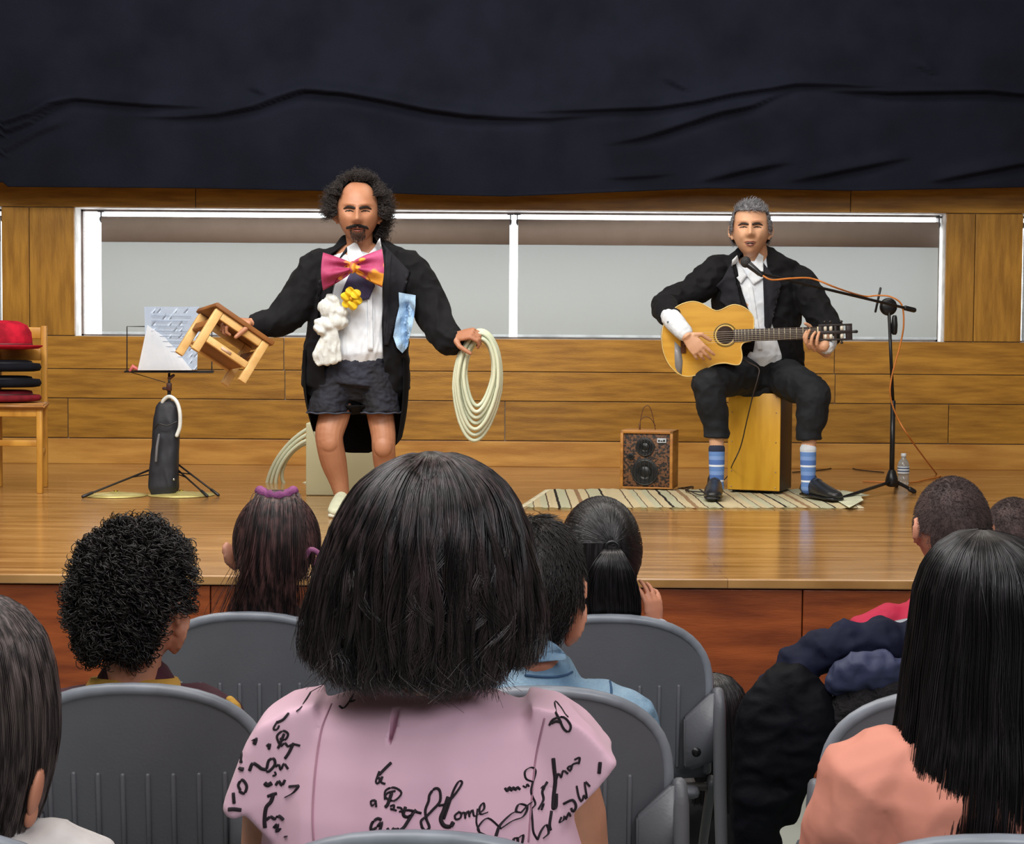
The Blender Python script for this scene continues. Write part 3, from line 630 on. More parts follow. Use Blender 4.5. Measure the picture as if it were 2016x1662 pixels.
# music stand, sheets, bag
def music():
    base = FL(333, 972, SZ); Y = base.y; P = lambda x, y, dy=0: W(x, y, Y + dy)
    bk = mat('wire_black', (36, 30, 30), .4, metal=.4)
    r = root('music_stand', 'black folding wire music stand on the left of the stage', 'stand', (base.x, Y, SZ))
    bm = B(); cyl(bm, (base.x, Y, SZ + .1), P(333, 770), .009); obj('lower_pole', bm, bk, r)
    bm = B(); cyl(bm, P(333, 775), P(333, 735), .006); obj('upper_pole', bm, bk, r)
    bm = B(); c = P(333, 762); box(bm, c - Vector((.012, .012, .02)), c + Vector((.012, .012, .02)), .003); tube(bm, [P(322, 765), P(333, 765)], [.008, .006], 8); tube(bm, [P(333, 745), P(342, 739)], [.009, .007], 8); obj('clamp', bm, mat('clamp_brown', (70, 34, 26), .5), r)
    for a, c, foot in (((300, 905), (196, 968), (163, 978)), ((352, 905), (430, 975), None), ((350, 920), (372, 962), (408, 977))):
        s = P(333, 905 - 4) if foot is None else P(333, 910); e = FL(c[0], c[1], SZ + .008) if foot is None else FL(foot[0], foot[1], SZ + .008)
        bm = B(); tube(bm, [s, e], [.005, .005], 6); q = s.lerp(e, .45); tube(bm, [q, P(333, 928)], [.003, .003], 6); l = obj('leg', bm, bk, r)
        bm = B(); dd = (e - s).normalized(); tube(bm, [e - dd * .05, e], [.008, .008], 8); obj('rubber_foot', bm, BLACKP, l)
    # desk of wires, leaning back
    L = lambda u, v: P(250 + 167 * u, 731 - 88 * v, .06 * v)
    bm = B(); tube(bm, [L(0, 0), L(0, 1), L(.28, 1)], .003, 6); tube(bm, [L(1, 0), L(1, .9), L(.72, .9)], .003, 6)
    tube(bm, [L(-.02, 0), L(1.02, 0)], [.004, .004], 6); tube(bm, [L(.28, 1), L(.5, .1), L(.72, 1)], .003, 6); tube(bm, [L(0, 0), L(.45, -.25)], .002, 5); tube(bm, [L(.5, -.05), L(.5, 1.3)], [.004, .004], 6)
    obj('desk_frame', bm, bk, r)
    bm = B(); a = L(-.02, 0); b = L(1.02, 0); box(bm, (a.x, Y - .035, a.z - .006), (b.x, Y + .004, a.z - .001), .001); obj('ledge', bm, bk, r)
    def sheet(q, m, lab, dy, curl=0):
        bm = B(); n = 10; V = []
        for j in range(n + 1):
            for_ = []
            for i in range(n + 1):
                u, v = i / n, j / n; t = Vector(q[3]).lerp(Vector(q[2]), u); bo = Vector(q[0]).lerp(Vector(q[1]), u); p = bo.lerp(t, v)
                for_.append(bm.verts.new(W(p.x, p.y, Y - .012 + dy + .06 * v - curl * math.sin(u * 3) * v)))
            V.append(for_)
        for a_, b_2 in zip(V, V[1:]):
            for i in range(n): bm.faces.new((a_[i], a_[i + 1], b_2[i + 1], b_2[i]))
        bmesh.ops.solidify(bm, geom=list(bm.faces), thickness=.001)
        return thing('sheet_music', bm, m, lab, 'paper', smooth=False)
    pm = mat('paper_blue', (212, 228, 248), .8, (204, 220, 244), 8)
    s1 = sheet([(287, 728), (388, 728), (392, 604), (284, 604)], pm, 'tall pale blue sheet with lines of print, upright on the music stand', -.012)
    lines = B()
    for k in range(9):
        y = 622 + k * 10; tube(lines, [W(298, y, Y - .025 - .012 + .06 * (728 - y) / 124), W(376 - (k * 7) % 20, y + 1, Y - .025 - .012 + .06 * (728 - y) / 124)], [.0011, .0011], 4)
    obj('printed_lines', lines, mat('print_grey', (120, 140, 170), .8), s1)
    sheet([(271, 729), (378, 729), (330, 668), (290, 640)], mat('paper_white', (248, 250, 254), .8, (240, 244, 250)), 'white sheet slipping across the lower half of the music stand', -.035, .015)
    bm = B(); p = P(262, 727, -.03); tube(bm, [P(256, 730, -.03), P(262, 722, -.03), P(270, 727, -.03)], [.007, .012, .008], 8); thing('clothes_peg', bm, mat('peg_pink', (214, 110, 110), .5), 'small pink peg on the left corner of the music stand', 'peg')
    # bag
    rb = root('instrument_bag', 'narrow black instrument bag leaning on the music stand pole', 'bag', FL(322, 976, SZ))
    bm = B(); rings = [((325, 972), (25, .055)), ((322, 960), (29, .065)), ((323, 920), (27, .06)), ((326, 880), (26, .055)), ((328, 830), (25, .05)), ((329, 800), (22, .04))]
    tube(bm, [P(x, y, -.085 + .03 * i / 5) for i, ((x, y), _) in enumerate(rings)], [(w_ / 393, d_) for _, (w_, d_) in rings], 20, ref=(1, 0, 0), power=3.2)
    me = remesh(bm, .006, 4, (.003, 14, (1, 1, .6), 3)); obj('bag_body', me, mat('bag_nylon', (32, 35, 44), .6, (24, 26, 33), 10, bump=.1, bsc=40), rb)
    bm = B(); tube(bm, [P(313, 856, -.15), P(309, 880, -.15), P(307, 908, -.155)], [.006, .007, .006], 6); obj('zip_pull', bm, mat('zip_grey', (120, 122, 128), .4), rb)
    bm = B(); tube(bm, catmull([P(304, 845, -.148), P(312, 835, -.15), P(330, 838, -.15), P(348, 830, -.14)], 5), .0035, 6); obj('seam_piping', bm, BLACKP, rb)
    bm = B(); ell(bm, P(342, 944, -.15), .006); obj('snap_button', bm, CHROME, rb)
    bm = B(); tube(bm, catmull([P(320, 803, -.07), P(321, 790, -.08), P(333, 781, -.09), P(347, 790, -.11), P(354, 812, -.12), P(354, 840, -.12), P(348, 858, -.12)], 8), .0095, 10)
    thing('white_hose_piece', bm, mat('hose_white', (232, 236, 232), .35), 'short curved piece of white hose hooked over the black bag', 'hose')
music()
# cymbals on the floor
for k, (px, py, R_) in enumerate(((228, 976, .155), (357, 975, .165))):
    c = FL(px, py, SZ); r = root('cymbal', ['brass cymbal lying on the floor under the left leg of the music stand', 'brass cymbal lying on the floor in front of the black bag'][k], 'cymbal', c + Vector((0, 0, .002)))
    bm = B(); lathe(bm, c + Vector((0, 0, .002)), [(R_, 0), (R_, .0015), (R_ * .6, .009), (R_ * .22, .011), (R_ * .16, .017), (.006, .02)], 48)
    obj('bow', bm, mat('brass', (222, 210, 140), .4, (204, 190, 116), 30, metal=.5), r)
    bm = B(); lathe(bm, c + Vector((0, 0, .021)), [(.012, 0), (.012, .004), (.003, .006)], 12); obj('wing_nut', bm, mat('nut', (190, 160, 60), .3, metal=1), r)
# white cube
a = FL(602, 976, SZ); bm = B(); box(bm, (a.x, a.y, SZ + .001), (a.x + .36, a.y + .36, SZ + .36), .006); thing('white_cube', bm, mat('cube_cream', (206, 204, 168), .5, (196, 194, 158), 2), 'cream painted cube standing behind the bare legged performer', 'box')
a = FL(602, 1030, SZ); bm = B()
# coils
HOSE = mat('hose_cream', (214, 218, 190), .35, (196, 204, 178), 6)
def coil(nm, label, cen, Ru, Rv, U, V_, n, tr, spread, seed, lean=0):
    rg = random.Random(seed); r = root(nm, label, 'hose', cen)
    for i in range(n):
        f = 1 - spread * (i / (n - 1)); dz = (i % 3 - 1) * tr * 1.6; Wn = U.cross(V_).normalized(); pts = []
        sh = (1 - f) * Rv * .55
        for k in range(56):
            a_ = 2 * math.pi * k / 56; ca, sa = math.cos(a_), math.sin(a_)
            rv = Rv * f + (Rv * .06 * (1 if sa < 0 else 0) * abs(sa) ** 3)
            q = cen + U * (Ru * f * ca * (1 - .12 * (sa < -.2) * abs(sa)) + rg.uniform(-.0005, .0005) + lean * (1 - f)) + V_ * (rv * sa + sh) + Wn * (dz + .004 * math.sin(a_ * 2 + i))
            pts.append(q)
        bm = B(); tube(bm, pts, tr, 8, ref=None if 0 else Wn, closed=True); obj('loop', bm, HOSE, r)
    return r
YK = 7.12
cc = W(940, 756, YK)
coil('hose_coil', 'coil of cream hose held out in the standing performer\'s hand', cc, .1015, .232, Vector((1, 0, -.06)).normalized(), Vector((.06, .0, 1)).normalized(), 7, .0085, .42, 1, lean=.01)
U2 = Vector((.62, -.25, .80)).normalized(); V2 = Vector((-.66, -.2, .56)); V2 = (V2 - U2 * V2.dot(U2)).normalized()
c2 = W(612, 930, 8.86)
coil('hose_coil', 'second coil of cream hose leaning on the floor behind the cream cube', c2, .33, .19, U2, V2, 4, .010, .55, 2)

# chair with hats
def hatchair():
    b = FL(75, 972, SZ); Y = b.y; s_ = F / Y; xl, xr = W(-62, 800, Y).x, W(90, 800, Y).x; zs_ = W(50, 797, Y).z
    wd_ = mat('chair_wood', (204, 150, 62), .4, (176, 122, 44), 6, (3, 3, 1)); r = root('wooden_chair', 'light wooden chair at the left edge holding a stack of hats', 'chair', ((xl + xr) / 2, Y + .2, SZ))
    xb = W(91, 700, Y + .36).x
    bm = B(); prism(bm, [Vector(q) for q in ((xl, Y - .02, zs_ - .02), (xr, Y - .02, zs_ - .02), (xb + .004, Y + .40, zs_ - .02), (xl, Y + .40, zs_ - .02))], (0, 0, .024)); bmesh.ops.bevel(bm, geom=list(bm.edges), offset=.006, segments=2, affect='EDGES'); obj('seat', bm, mat('seat_wood', (176, 120, 60), .4), r)
    lw = .028
    for x in (xl + .02, xr - .02 - lw):
        for y in (Y, Y + .36):
            h = zs_ - .02 if y == Y else W(50, 640, Y).z
            x_ = x if (y == Y or x < xl + .1) else xb - lw
            bm = B(); vs = box(bm, (x_, y, SZ), (x_ + lw, y + lw, h), .004)
            for v in bm.verts:
                pass
            obj('leg', bm, wd_, r)
        bm = B(); xe = xb - lw if x > xl + .1 else x; tube(bm, [(x + lw / 2, Y + lw * .7, SZ + .195), (xe + lw / 2, Y + .365, SZ + .195)], [(.009, .015)] * 2, 8, ref=(1, 0, 0), power=4); obj('side_rail', bm, wd_, r)
    bm = B(); box(bm, (xl + .03, Y + .004, zs_ - .06), (xr - .03, Y + .022, zs_ - .02), .003); obj('apron', bm, wd_, r)
    bm = B(); z = W(50, 873, Y).z; box(bm, (xl + .03, Y + .006, z - .015), (xr - .04, Y + .024, z + .015), .003); obj('front_rail', bm, wd_, r)
    for dz in (0, -.11):
        bm = B(); zt_ = W(50, 655, Y).z + dz; box(bm, (xl + .045, Y + .365, zt_ - .03), (xb - lw, Y + .38, zt_ + .03), .005); obj('back_rail', bm, wd_, r)
    # hats: brims and crowns
    cx = W(8, 700, Y + .18).x; cy = Y + .18; S = F / cy
    hats = [(790, 'dark red felt hat at the bottom of the stack on the wooden chair', (126, 30, 42), .030, .0), (762, 'black felt hat lying on the dark red one in the stack', (14, 16, 24), .026, .012), (731, 'black felt hat directly under the bright red hat', (15, 17, 26), .024, .008), (688, 'bright red felt bowler hat on top of the stack', (190, 26, 50), .055, .0)]
    for i, (py, lab, c, ch, rl) in enumerate(hats):
        z = W(10, py, cy).z; r_ = root('felt_hat', lab, 'hat', (cx, cy, z), 'felt hats stacked on the wooden chair'); fm = mat('felt_%d' % i, c, .85, tuple(int(v * .75) for v in c), 14, bump=.2, bsc=50, sheen=.0, spec=.15)
        bh = .172; th = [.032, .040, .040, .022][i]; bm = B()
        if i == 3: pr = [(.10, .0), (.165, .004), (.186, .014), (.190, .022), (.184, .022), (.165, .013), (.10, .011)]
        else: pr = [(.09, 0), (.15, 0), (.174, .004), (.182, th * .5), (.174, th), (.15, th + .002), (.09, th)]
        lathe(bm, (cx, cy, z), pr, 40); obj('brim', bm, fm, r_)
        top = .135 if i == 3 else (.045 if i < 3 else .1); rc = .138
        bm = B(); lathe(bm, (cx, cy, z + .012), [(rc, 0), (rc, .03), (rc * .97, top * .55), (rc * .82, top * .82), (rc * .5, top * .97), (.004, top)] if i == 3 else [(rc, 0), (rc, .03), (rc * .97, top * .9), (rc * .8, top), (.004, top)], 40); obj('crown', bm, fm, r_)
        bm = B(); lathe(bm, (cx, cy, z + th * .8), [(rc, 0), (rc + .002, .001), (rc + .002, .013), (rc, .014)], 40); obj('hat_band', bm, mat('band_%d' % i, tuple(int(v * .6) for v in c), .6), r_)
hatchair()

# ================= PERFORMERS =================
SK1 = mat('skin_performer', (184, 130, 98), .5, (168, 112, 82), 9, bump=.08, bsc=60)
SK2 = mat('skin_guitarist', (212, 164, 130), .55, (200, 146, 112), 9, bump=.08, bsc=60)
LIP = mat('lips', (150, 84, 74), .5); EYEW = mat('eye_white', (150, 138, 130), .4); DARK = mat('dark_hair', (30, 24, 22), .7)
GREYH = mat('grey_hair', (150, 150, 154), .55, (96, 96, 102), 40)
def face_bits(r, tree, C, R, w, h, d, hairm, brow=1.0, mous=0, goat=0, mouth_open=0, look=(0, -.4), lidm=None):
    """brows, eyes, mouth, beard laid on the head surface"""
    fy = R @ Vector((0, 1, 0))
    def S(u, v, off=.001):
        p = Vector(C) + R @ Vector((u * w / 2, 0, v * h / 2)) + fy * d; hit = tree.ray_cast(p, -fy)
        return (hit[0] if hit[0] is not None else p - fy * d * .5) + fy * off
    for s in (-1, 1):
        b = B(); e = S(.37 * s, .07, -.0045); ell(b, e, (.0125, .008, .0062), R, 16, 10); eo = obj('eye', b, EYEW, r)
        b = B(); ell(b, e + fy * .0055 + R @ Vector((look[0] * .004, 0, look[1] * .004)), (.0048, .003, .0046), R, 12, 8); obj('iris', b, mat('iris', (40, 26, 20), .2), eo)
        b = B(); tube(b, [S(u * s, v, .0015) for u, v in ((.16, .055), (.27, .095), (.40, .10), (.52, .075), (.58, .045))], [.0012, .0026, .0032, .0026, .0012], 8); obj('upper_eyelid', b, lidm, r)
        b = B(); tube(b, [S(u * s, v, .002) for u, v in ((.17, .045), (.30, .068), (.42, .070), (.56, .04))], [.0018, .0028, .0028, .0018], 6); obj('eyelash', b, DARK, r)
        b = B(); tube(b, [S(u * s, v, .0028) for u, v in ((.11, .145), (.26, .180), (.44, .190), (.64, .12))], [(.0030, .0044), (.0032, .0056), (.0028, .0050), (.0012, .002)], 8, ref=(0, 1, 0)); obj('eyebrow', b, hairm, r)
    b = B(); o = .0005
    tube(b, [S(u, v, o) for u, v in ((-.30, -.49), (-.15, -.465), (0, -.475), (.15, -.465), (.30, -.49))], [.0012, .0032, .0030, .0032, .0012], 8)
    tube(b, [S(u, v, o) for u, v in ((-.28, -.50 - .03 * mouth_open), (-.14, -.56 - .05 * mouth_open), (0, -.575 - .06 * mouth_open), (.14, -.56 - .05 * mouth_open), (.28, -.50 - .03 * mouth_open))], [.0012, .0038, .0042, .0038, .0012], 8)
    lo = obj('lips', b, LIP, r)
    b = B(); tube(b, [S(u, -.515 - .02 * mouth_open, -.0005) for u in (-.26, -.1, .1, .26)], [(.001, .001), (.002, .003 + .004 * mouth_open), (.002, .003 + .004 * mouth_open), (.001, .001)], 8, ref=(0, 1, 0)); obj('mouth_gap', b, mat('mouth_dark', (50, 20, 18), .6), lo)
    if mouth_open:
        b = B(); tube(b, [S(u, -.505, .0005) for u in (-.16, 0, .16)], [.001, .0022, .001], 8); obj('teeth', b, mat('teeth', (225, 220, 210), .3), lo)
    for kind, pts, L in (('moustache', [(u, -.385 - .22 * max(abs(u) - .12, 0) ) for u in np.linspace(-.46, .46, 80)], .012), ('goatee', None, .012)):
        if kind == 'moustache' and mous:
            P = []
            for u, v in pts * 6:
                p = S(u + random.uniform(-.02, .02), v + random.uniform(-.03, .03), 0); q = p + fy * .004 + R @ Vector((math.copysign(.006, u), 0, -.007)); P.append([p, p.lerp(q, .5) + fy * .002, q])
            V, Q = strand_arrays(np.array([[list(x) for x in s_] for s_ in P]), .0012); obj('moustache', mesh_np(V, Q), hairm, r, kind=None)
        if kind == 'goatee' and goat:
            P = []
            for _ in range(goat):
                a = random.uniform(-1, 1); u = .36 * a; v = -.60 - random.uniform(0, .30) + .10 * a * a
                if abs(a) > .75: v = random.uniform(-.8, -.45)
                p = S(u, v, 0); q = p + fy * .005 + R @ Vector((0, 0, -.010)); P.append([p, p.lerp(q, .5) + fy * .002, q])
            V, Q = strand_arrays(np.array([[list(x) for x in s_] for s_ in P]), .0009); obj('beard', mesh_np(V, Q), mat('beard_grey', (70, 58, 52), .85), r)

def clown():
    Y = 7.27; P = lambda x, y, dy=0: W(x, y, Y + dy); s = F / Y; m = lambda px: px / s
    r = root('person', 'standing performer in black tailcoat, shorts and huge pink bow tie holding stool and hose', 'person', FL(700, 1018, SZ))
    # body
    R = frame(math.pi + .06, -.10); C = P(705, 418, -.02); w, h, d = m(84), m(122), m(104)
    b = B(); head(b, C, R, w, h, d, smile=0)
    tube(b, [P(706, 450, .01), P(708, 480, .03), P(710, 500, .05)], [m(27), m(26), m(30)], 16)
    tube(b, [P(710, 500, .05), P(710, 530, .06), P(708, 600, .05), P(705, 680, .05), P(703, 715, .05), P(702, 735, .05)], [(m(50), .07), (m(84), .095), (m(80), .10), (m(70), .10), (m(66), .095), (m(52), .07)], 24, ref=(1, 0, 0))
    # legs
    for hip, kn, an in (((668, 760), (649, 872), (676, 992)), ((742, 760), (755, 880), (762, 990))):
        kk = 1 if hip[0] < 700 else .86
        q = [P(*hip, .05), P((hip[0] + kn[0]) / 2, 815, .02), P(kn[0], kn[1] - 22, -.01), P(*kn, -.015), P(kn[0] + (an[0] - kn[0]) * .3, 910, .02), P(kn[0] + (an[0] - kn[0]) * .7, 950, .04), P(*an, .05), P(an[0], an[1] + 16, .05)]
        tube(b, q, [m(32) * kk, m(31) * kk, m(28.5) * kk, m(27) * kk, m(26) * kk, m(19) * kk, m(13), m(14)], 18, smoothn=3)
        ell(b, P(kn[0] - 1, kn[1], -.05), (m(18), .03, m(20)))
        tube(b, [P(an[0], an[1] + 12, .06), P(an[0] - 4, an[1] + 22, -.0), P(an[0] - 10, an[1] + 27, -.08)], [m(14), m(16), m(12)], 12)
    # arms
    aL = [P(632, 520, .05), P(592, 590, .03), P(548, 632, -.02), P(506, 637, -.08), P(494, 636, -.10)]
    tube(b, aL, [m(26), m(22), m(18), m(13), m(11)], 14, smoothn=3)
    aR = [P(800, 520, .05), P(838, 590, .02), P(862, 640, -.06), P(888, 668, -.13), P(896, 664, -.15)]
    tube(b, aR, [m(26), m(22), m(18), m(13), m(11)], 14, smoothn=3)
    # hands: left of picture grips the stool seat edge, right of picture closes on the hose coil
    hand(b, P(494, 636, -.10), Vector((-.80, -.45, .10)), Vector((-.2, .1, -1)), Vector((.3, -1, .1)), 1.05, (.9, .9, .8, .7), .5)
    hand(b, P(893, 664, -.145), Vector((.70, -.35, .15)), Vector((.15, .55, -.8)), Vector((-.1, -1, -.4)), 1.0, (.8, .95, .9, .8), .5)
    me = remesh(b, .0032, 2); bo = obj('body', me, SK1, r); T = bvh(me)
    face_bits(r, T, C, R, w, h, d, mat('beard_dark', (26, 18, 16), .8), mous=1, goat=260, look=(.3, -.6), lidm=SK1)
    # hair: curly mass round a bald forehead
    def ok(dv):
        x, y, z = dv
        if z < -.72 or (z < -.12 and x > 0): return False
        if y > .30 and z < .50 and abs(x) < .86: return False
        if y > .05 and z < .92 and z > .1 and abs(x) < .62: return False
        if y > .0 and z < -.1: return False
        if z > .80 and y > .1: return random.random() < .0 if z < .90 else True
        return True
    hm = mat('curly_hair', (62, 54, 52), .8, (26, 22, 22), 30)
    rad = (w * .54, d * .54, h * .53); prts = [ball_arrays(C, R, rad, ok, 60, .1)]
    prts += cap_arrays(C, R, rad, ok, 2600, 16, .037, .0012, 3, curl=.011, cfreq=2.6, flow=(0, -.2, .35), lie=.25, rlen=.45)
    prts += cap_arrays(C, R, rad, lambda q: ok(q) and q[2] < .55 and abs(q[0]) > .4, 1500, 16, .070, .0012, 4, curl=.012, cfreq=2.5, flow=(0, -.2, -.2), lie=.3, rlen=.3)
    obj('hair', merge_arrays(prts), hm, r)
    # shirt body
    b = B(); tube(b, [P(710, 492, .05), P(710, 520, .055), P(709, 560, .04), P(708, 620, .035), P(708, 670, .035), P(710, 696, .035)], [(m(34), .062), (m(78), .105), (m(84), .118), (m(78), .122), (m(74), .122), (m(72), .126)], 32, ref=(1, 0, 0))
    me = remesh(b, .005, 3, (.006, 14, (2.2, 1, .5), 2)); shirt = obj('shirt', me, SHIRT, r); TS = bvh(me)
    # shorts
    b = B(); tube(b, [P(706, 688, .045), P(705, 720, .045), P(702, 756, .045), P(701, 762, .045)], [(m(74), .118), (m(77), .125), (m(80), .13), (m(66), .10)], 28, ref=(1, 0, 0))
    for x0, x1, wd_ in ((664, 648, 40), (742, 750, 35)):
        tube(b, [P(x0, 735, .045), P((x0 + x1) / 2, 780, .03), P(x1, 800, .02), P(x1, 811, .02)], [(m(38), .11), (m(39), .105), (m(wd_), .105), (m(wd_ + 3), .11)], 20, ref=(1, 0, 0), caps=False)
    me = remesh(b, .005, 2, (.005, 18, (1, 1, 1.8), 6)); obj('shorts', me, mat('denim_black', (34, 37, 52), .8, (14, 15, 22), 7, bump=.4, bsc=50), r)
    for x1, wd_ in ((648, 42), (750, 37)):
        b = B(); c = P(x1, 812, .02); V = []
        for k in range(40):
            a_ = 2 * math.pi * k / 40; q = c + Vector((math.cos(a_) * m(wd_), math.sin(a_) * .108, .002 * math.sin(a_ * 7))); V.append(q)
        tube(b, V, [(.004, .009)] * 40, 6, ref=(0, 0, 1), closed=True); obj('frayed_hem', b, mat('hem_grey', (70, 76, 92), .9, (44, 48, 62), 30), r)
    # tailcoat: torso + sleeves, opened in front
    b = B()
    tube(b, [P(710, 480, .075), P(712, 500, .07), P(714, 520, .06), P(708, 560, .055), P(706, 620, .055), P(702, 690, .06), P(700, 760, .075)], [(m(50), .065), (m(86), .10), (m(97), .125), (m(99), .145), (m(98), .15), (m(104), .155), (m(108), .15)], 36, ref=(1, 0, 0))
    tube(b, [P(650, 510, .06), P(622, 530, .05), P(596, 585, .03), P(553, 628, -.02), P(520, 637, -.06), P(507, 637, -.08)], [m(24), m(37), m(40), m(33), m(25), m(22)], 20, smoothn=3)
    tube(b, [P(778, 510, .06), P(806, 530, .05), P(842, 595, .02), P(866, 645, -.06), P(886, 672, -.12), P(889, 671, -.13)], [m(24), m(36), m(37), m(33), m(28), m(26)], 20, smoothn=3)
    me = remesh(b, .0055, 4, (.010, 9, (1.2, 1, 1), 4))
    cut = B(); y0 = P(700, 600).y - .5; poly = [(690, 466), (745, 462), (752, 500), (754, 560), (750, 640), (752, 700), (762, 800), (640, 800), (634, 700), (618, 640), (628, 560), (640, 500)]
    prism(cut, [W(x, y, Y - .5) + Vector((0, 0, 0)) if 0 else Vector((P(x, y, -.12).x, Y - .6, P(x, y, -.12).z)) for x, y in poly], (0, .66, 0))
    me = boolean(me, cut); coat = obj('tailcoat', me, BLACKC, r); TC = bvh(me, shirt.data)
    # tails: one curved skirt from side to side round the back
    b = B(); V = []; A0, A1 = math.radians(205), math.radians(-25); nA, nZ = 40, 22
    for i in range(nA + 1):
        a_ = A0 + (A1 - A0) * i / nA; col_ = []; mid = abs(math.cos(a_))
        yb_ = 850 + 48 * (1 - mid ** 3) - (10 if i > nA * .55 else 0) * mid
        if i / nA > .6: yb_ += 20 * mid
        for j in range(nZ + 1):
            v = j / nZ; py = 690 + (yb_ - 690) * v; hw = m(104 + 5 * math.sin(v * 2.6) - 14 * v * v * (1 if i > nA * .5 else 1.7)); hd = .155 + .05 * v + .01 * math.sin(a_ * 9) * v
            c = P(700, py, .06); col_.append(b.verts.new(c + Vector((math.cos(a_) * hw * -1 * -1, math.sin(a_) * hd, 0))))
        V.append(col_)
    for A, C_ in zip(V, V[1:]):
        for j in range(nZ): b.faces.new((A[j], C_[j], C_[j + 1], A[j + 1]))
    bmesh.ops.solidify(b, geom=list(b.faces), thickness=.008); obj('coat_tails', b, BLACKC, r)
    # lapels
    lm = mat('lapel', (34, 34, 40), .75, bump=.1, bsc=30, spec=.2)
    pp = lambda q: [P(x, y, -.3) for x, y in q]
    for q in ([(668, 478), (655, 505), (628, 540), (612, 548), (622, 566), (612, 582), (622, 640), (630, 700), (634, 700), (628, 640), (636, 560), (650, 510), (676, 480)], [(742, 470), (762, 490), (800, 530), (784, 536), (794, 552), (780, 600), (756, 680), (748, 680), (756, 610), (752, 540), (748, 500)]):
        obj('lapel', patch(pp(q), TC, .006, .005, .02, fallback=Y - .05), lm, r)
    # collar wings
    for q in ([(670, 478), (690, 468), (706, 500), (700, 512), (678, 512), (672, 500)], [(708, 500), (740, 462), (746, 500), (730, 512), (712, 508)]):
        obj('shirt_collar', patch(pp(q), bvh(bo.data, shirt.data), .010, .004, .015, fallback=Y - .08, amp=.004), mat('collar_white', (232, 238, 244), .7), r)
    obj('neck_scarf', patch(pp([(696, 508), (718, 506), (730, 560), (718, 586), (690, 592), (660, 578), (676, 540)]), TS, .006, .006, .015, fallback=Y - .08, amp=.008), mat('scarf_purple', (66, 56, 100), .7, (34, 36, 64), 16), r)
    obj('shirt_placket', patch(pp([(715, 560), (724, 560), (726, 690), (716, 690)]), TS, .004, .004, .02, amp=.004), SHIRT, r)
    # bow tie
    bt = mat('bow_pink', (148, 34, 76), .7, (190, 76, 124), 10, bump=.3, bsc=25); yb_ = Y - .175
    nt = bt.node_tree; bs_ = nt.nodes['Principled BSDF']; old = bs_.inputs['Base Color'].links[0].from_socket
    n3 = N(nt, 'ShaderNodeTexNoise'); n3.inputs['Scale'].default_value = 9; tc_ = N(nt, 'ShaderNodeTexCoord'); nt.links.new(tc_.outputs['Object'], n3.inputs['Vector'])
    c3 = N(nt, 'ShaderNodeValToRGB'); c3.color_ramp.elements[0].position = .56; c3.color_ramp.elements[1].position = .60; c3.color_ramp.elements[0].color = (0, 0, 0, 1); c3.color_ramp.elements[1].color = (1, 1, 1, 1)
    m3_ = N(nt, 'ShaderNodeMix', data_type='RGBA'); nt.links.new(n3.outputs['Fac'], c3.inputs[0]); nt.links.new(c3.outputs[0], m3_.inputs[0]); nt.links.new(old, m3_.inputs[6]); m3_.inputs[7].default_value = lin((240, 168, 60)); nt.links.new(m3_.outputs[2], bs_.inputs['Base Color'])
    tie = root('bow_tie', 'x', 'x', P(694, 530, -.17)); del tie['label']; del tie['category']; attach(tie, r)
    for sgn, (x0, y0, y1, xe, ye0, ye1, xm) in ((-1, (692, 518, 536, 636, 497, 572, 632)), (1, (696, 514, 534, 752, 490, 566, 756))):
        b = B(); nu, nv = 18, 16; V = []
        for side in (0, 1):
            g = []
            for i in range(nu + 1):
                u = i / nu; row = []
                for j in range(nv + 1):
                    v = j / nv; x = x0 + (xe - x0) * u + (xm - xe) * math.sin(v * math.pi) * u; ya = y0 + (ye0 - y0) * u ** .8; yb2 = y1 + (ye1 - y1) * u ** .8
                    y = ya + (yb2 - ya) * v; puff = .030 * math.sin(math.pi * v) ** .7 * (.35 + .65 * math.sin(min(u * 1.25, 1) * math.pi * .5)) + .020 * math.sin(v * math.pi * 4) * (1 - u) ** .6 * math.sin(min(u * 4, 1) * 1.57)
                    dy = yb_ - Y + (-puff if side == 0 else puff * .6); row.append(b.verts.new(P(x, y, dy)))
                g.append(row)
            V.append(g)
        for k, g in enumerate(V):
            for A, C_ in zip(g, g[1:]):
                for j in range(nv):
                    f = (A[j], A[j + 1], C_[j + 1], C_[j]); b.faces.new(f if k == 0 else f[::-1])
        bmesh.ops.remove_doubles(b, verts=b.verts, dist=.0012)
        obj('loop', b, bt, tie)
    b = B(); ell(b, P(694, 526, yb_ - Y - .012), (m(6), .02, m(12))); obj('knot', b, bt, tie)
    tie.name = 'bow_tie'
    # flower
    fl = root('flower', 'x', 'x', P(692, 588, -.14)); del fl['label']; del fl['category']; attach(fl, r)
    fm = mat('petal_yellow', (240, 206, 40), .6, (224, 180, 20), 20)
    for k in range(6):
        a_ = k * math.pi / 3 + .3; cc_ = P(692 + 12 * math.cos(a_), 588 + 13 * math.sin(a_), -.145 - .012 * (k % 2)); b = B(); ell(b, cc_, (m(10.5), .006, m(9)), Matrix.Rotation(a_, 3, 'Y') @ Matrix.Rotation(.5 * math.cos(a_), 3, 'Z'), 16, 10)
        for v in b.verts: v.co.y += .010 * math.sin((v.co.x + v.co.z) * 160)
        obj('petal', b, fm, fl)
    b = B(); ell(b, P(692, 588, -.160), .009); obj('centre', b, mat('centre_gold', (206, 148, 20), .7), fl)
    # white handkerchief bunch and pale blue handkerchief
    wm = mat('kerchief_white', (222, 226, 222), .85, (204, 208, 206), 10, bump=.4, bsc=30)
    b = B(); rg = random.Random(5)
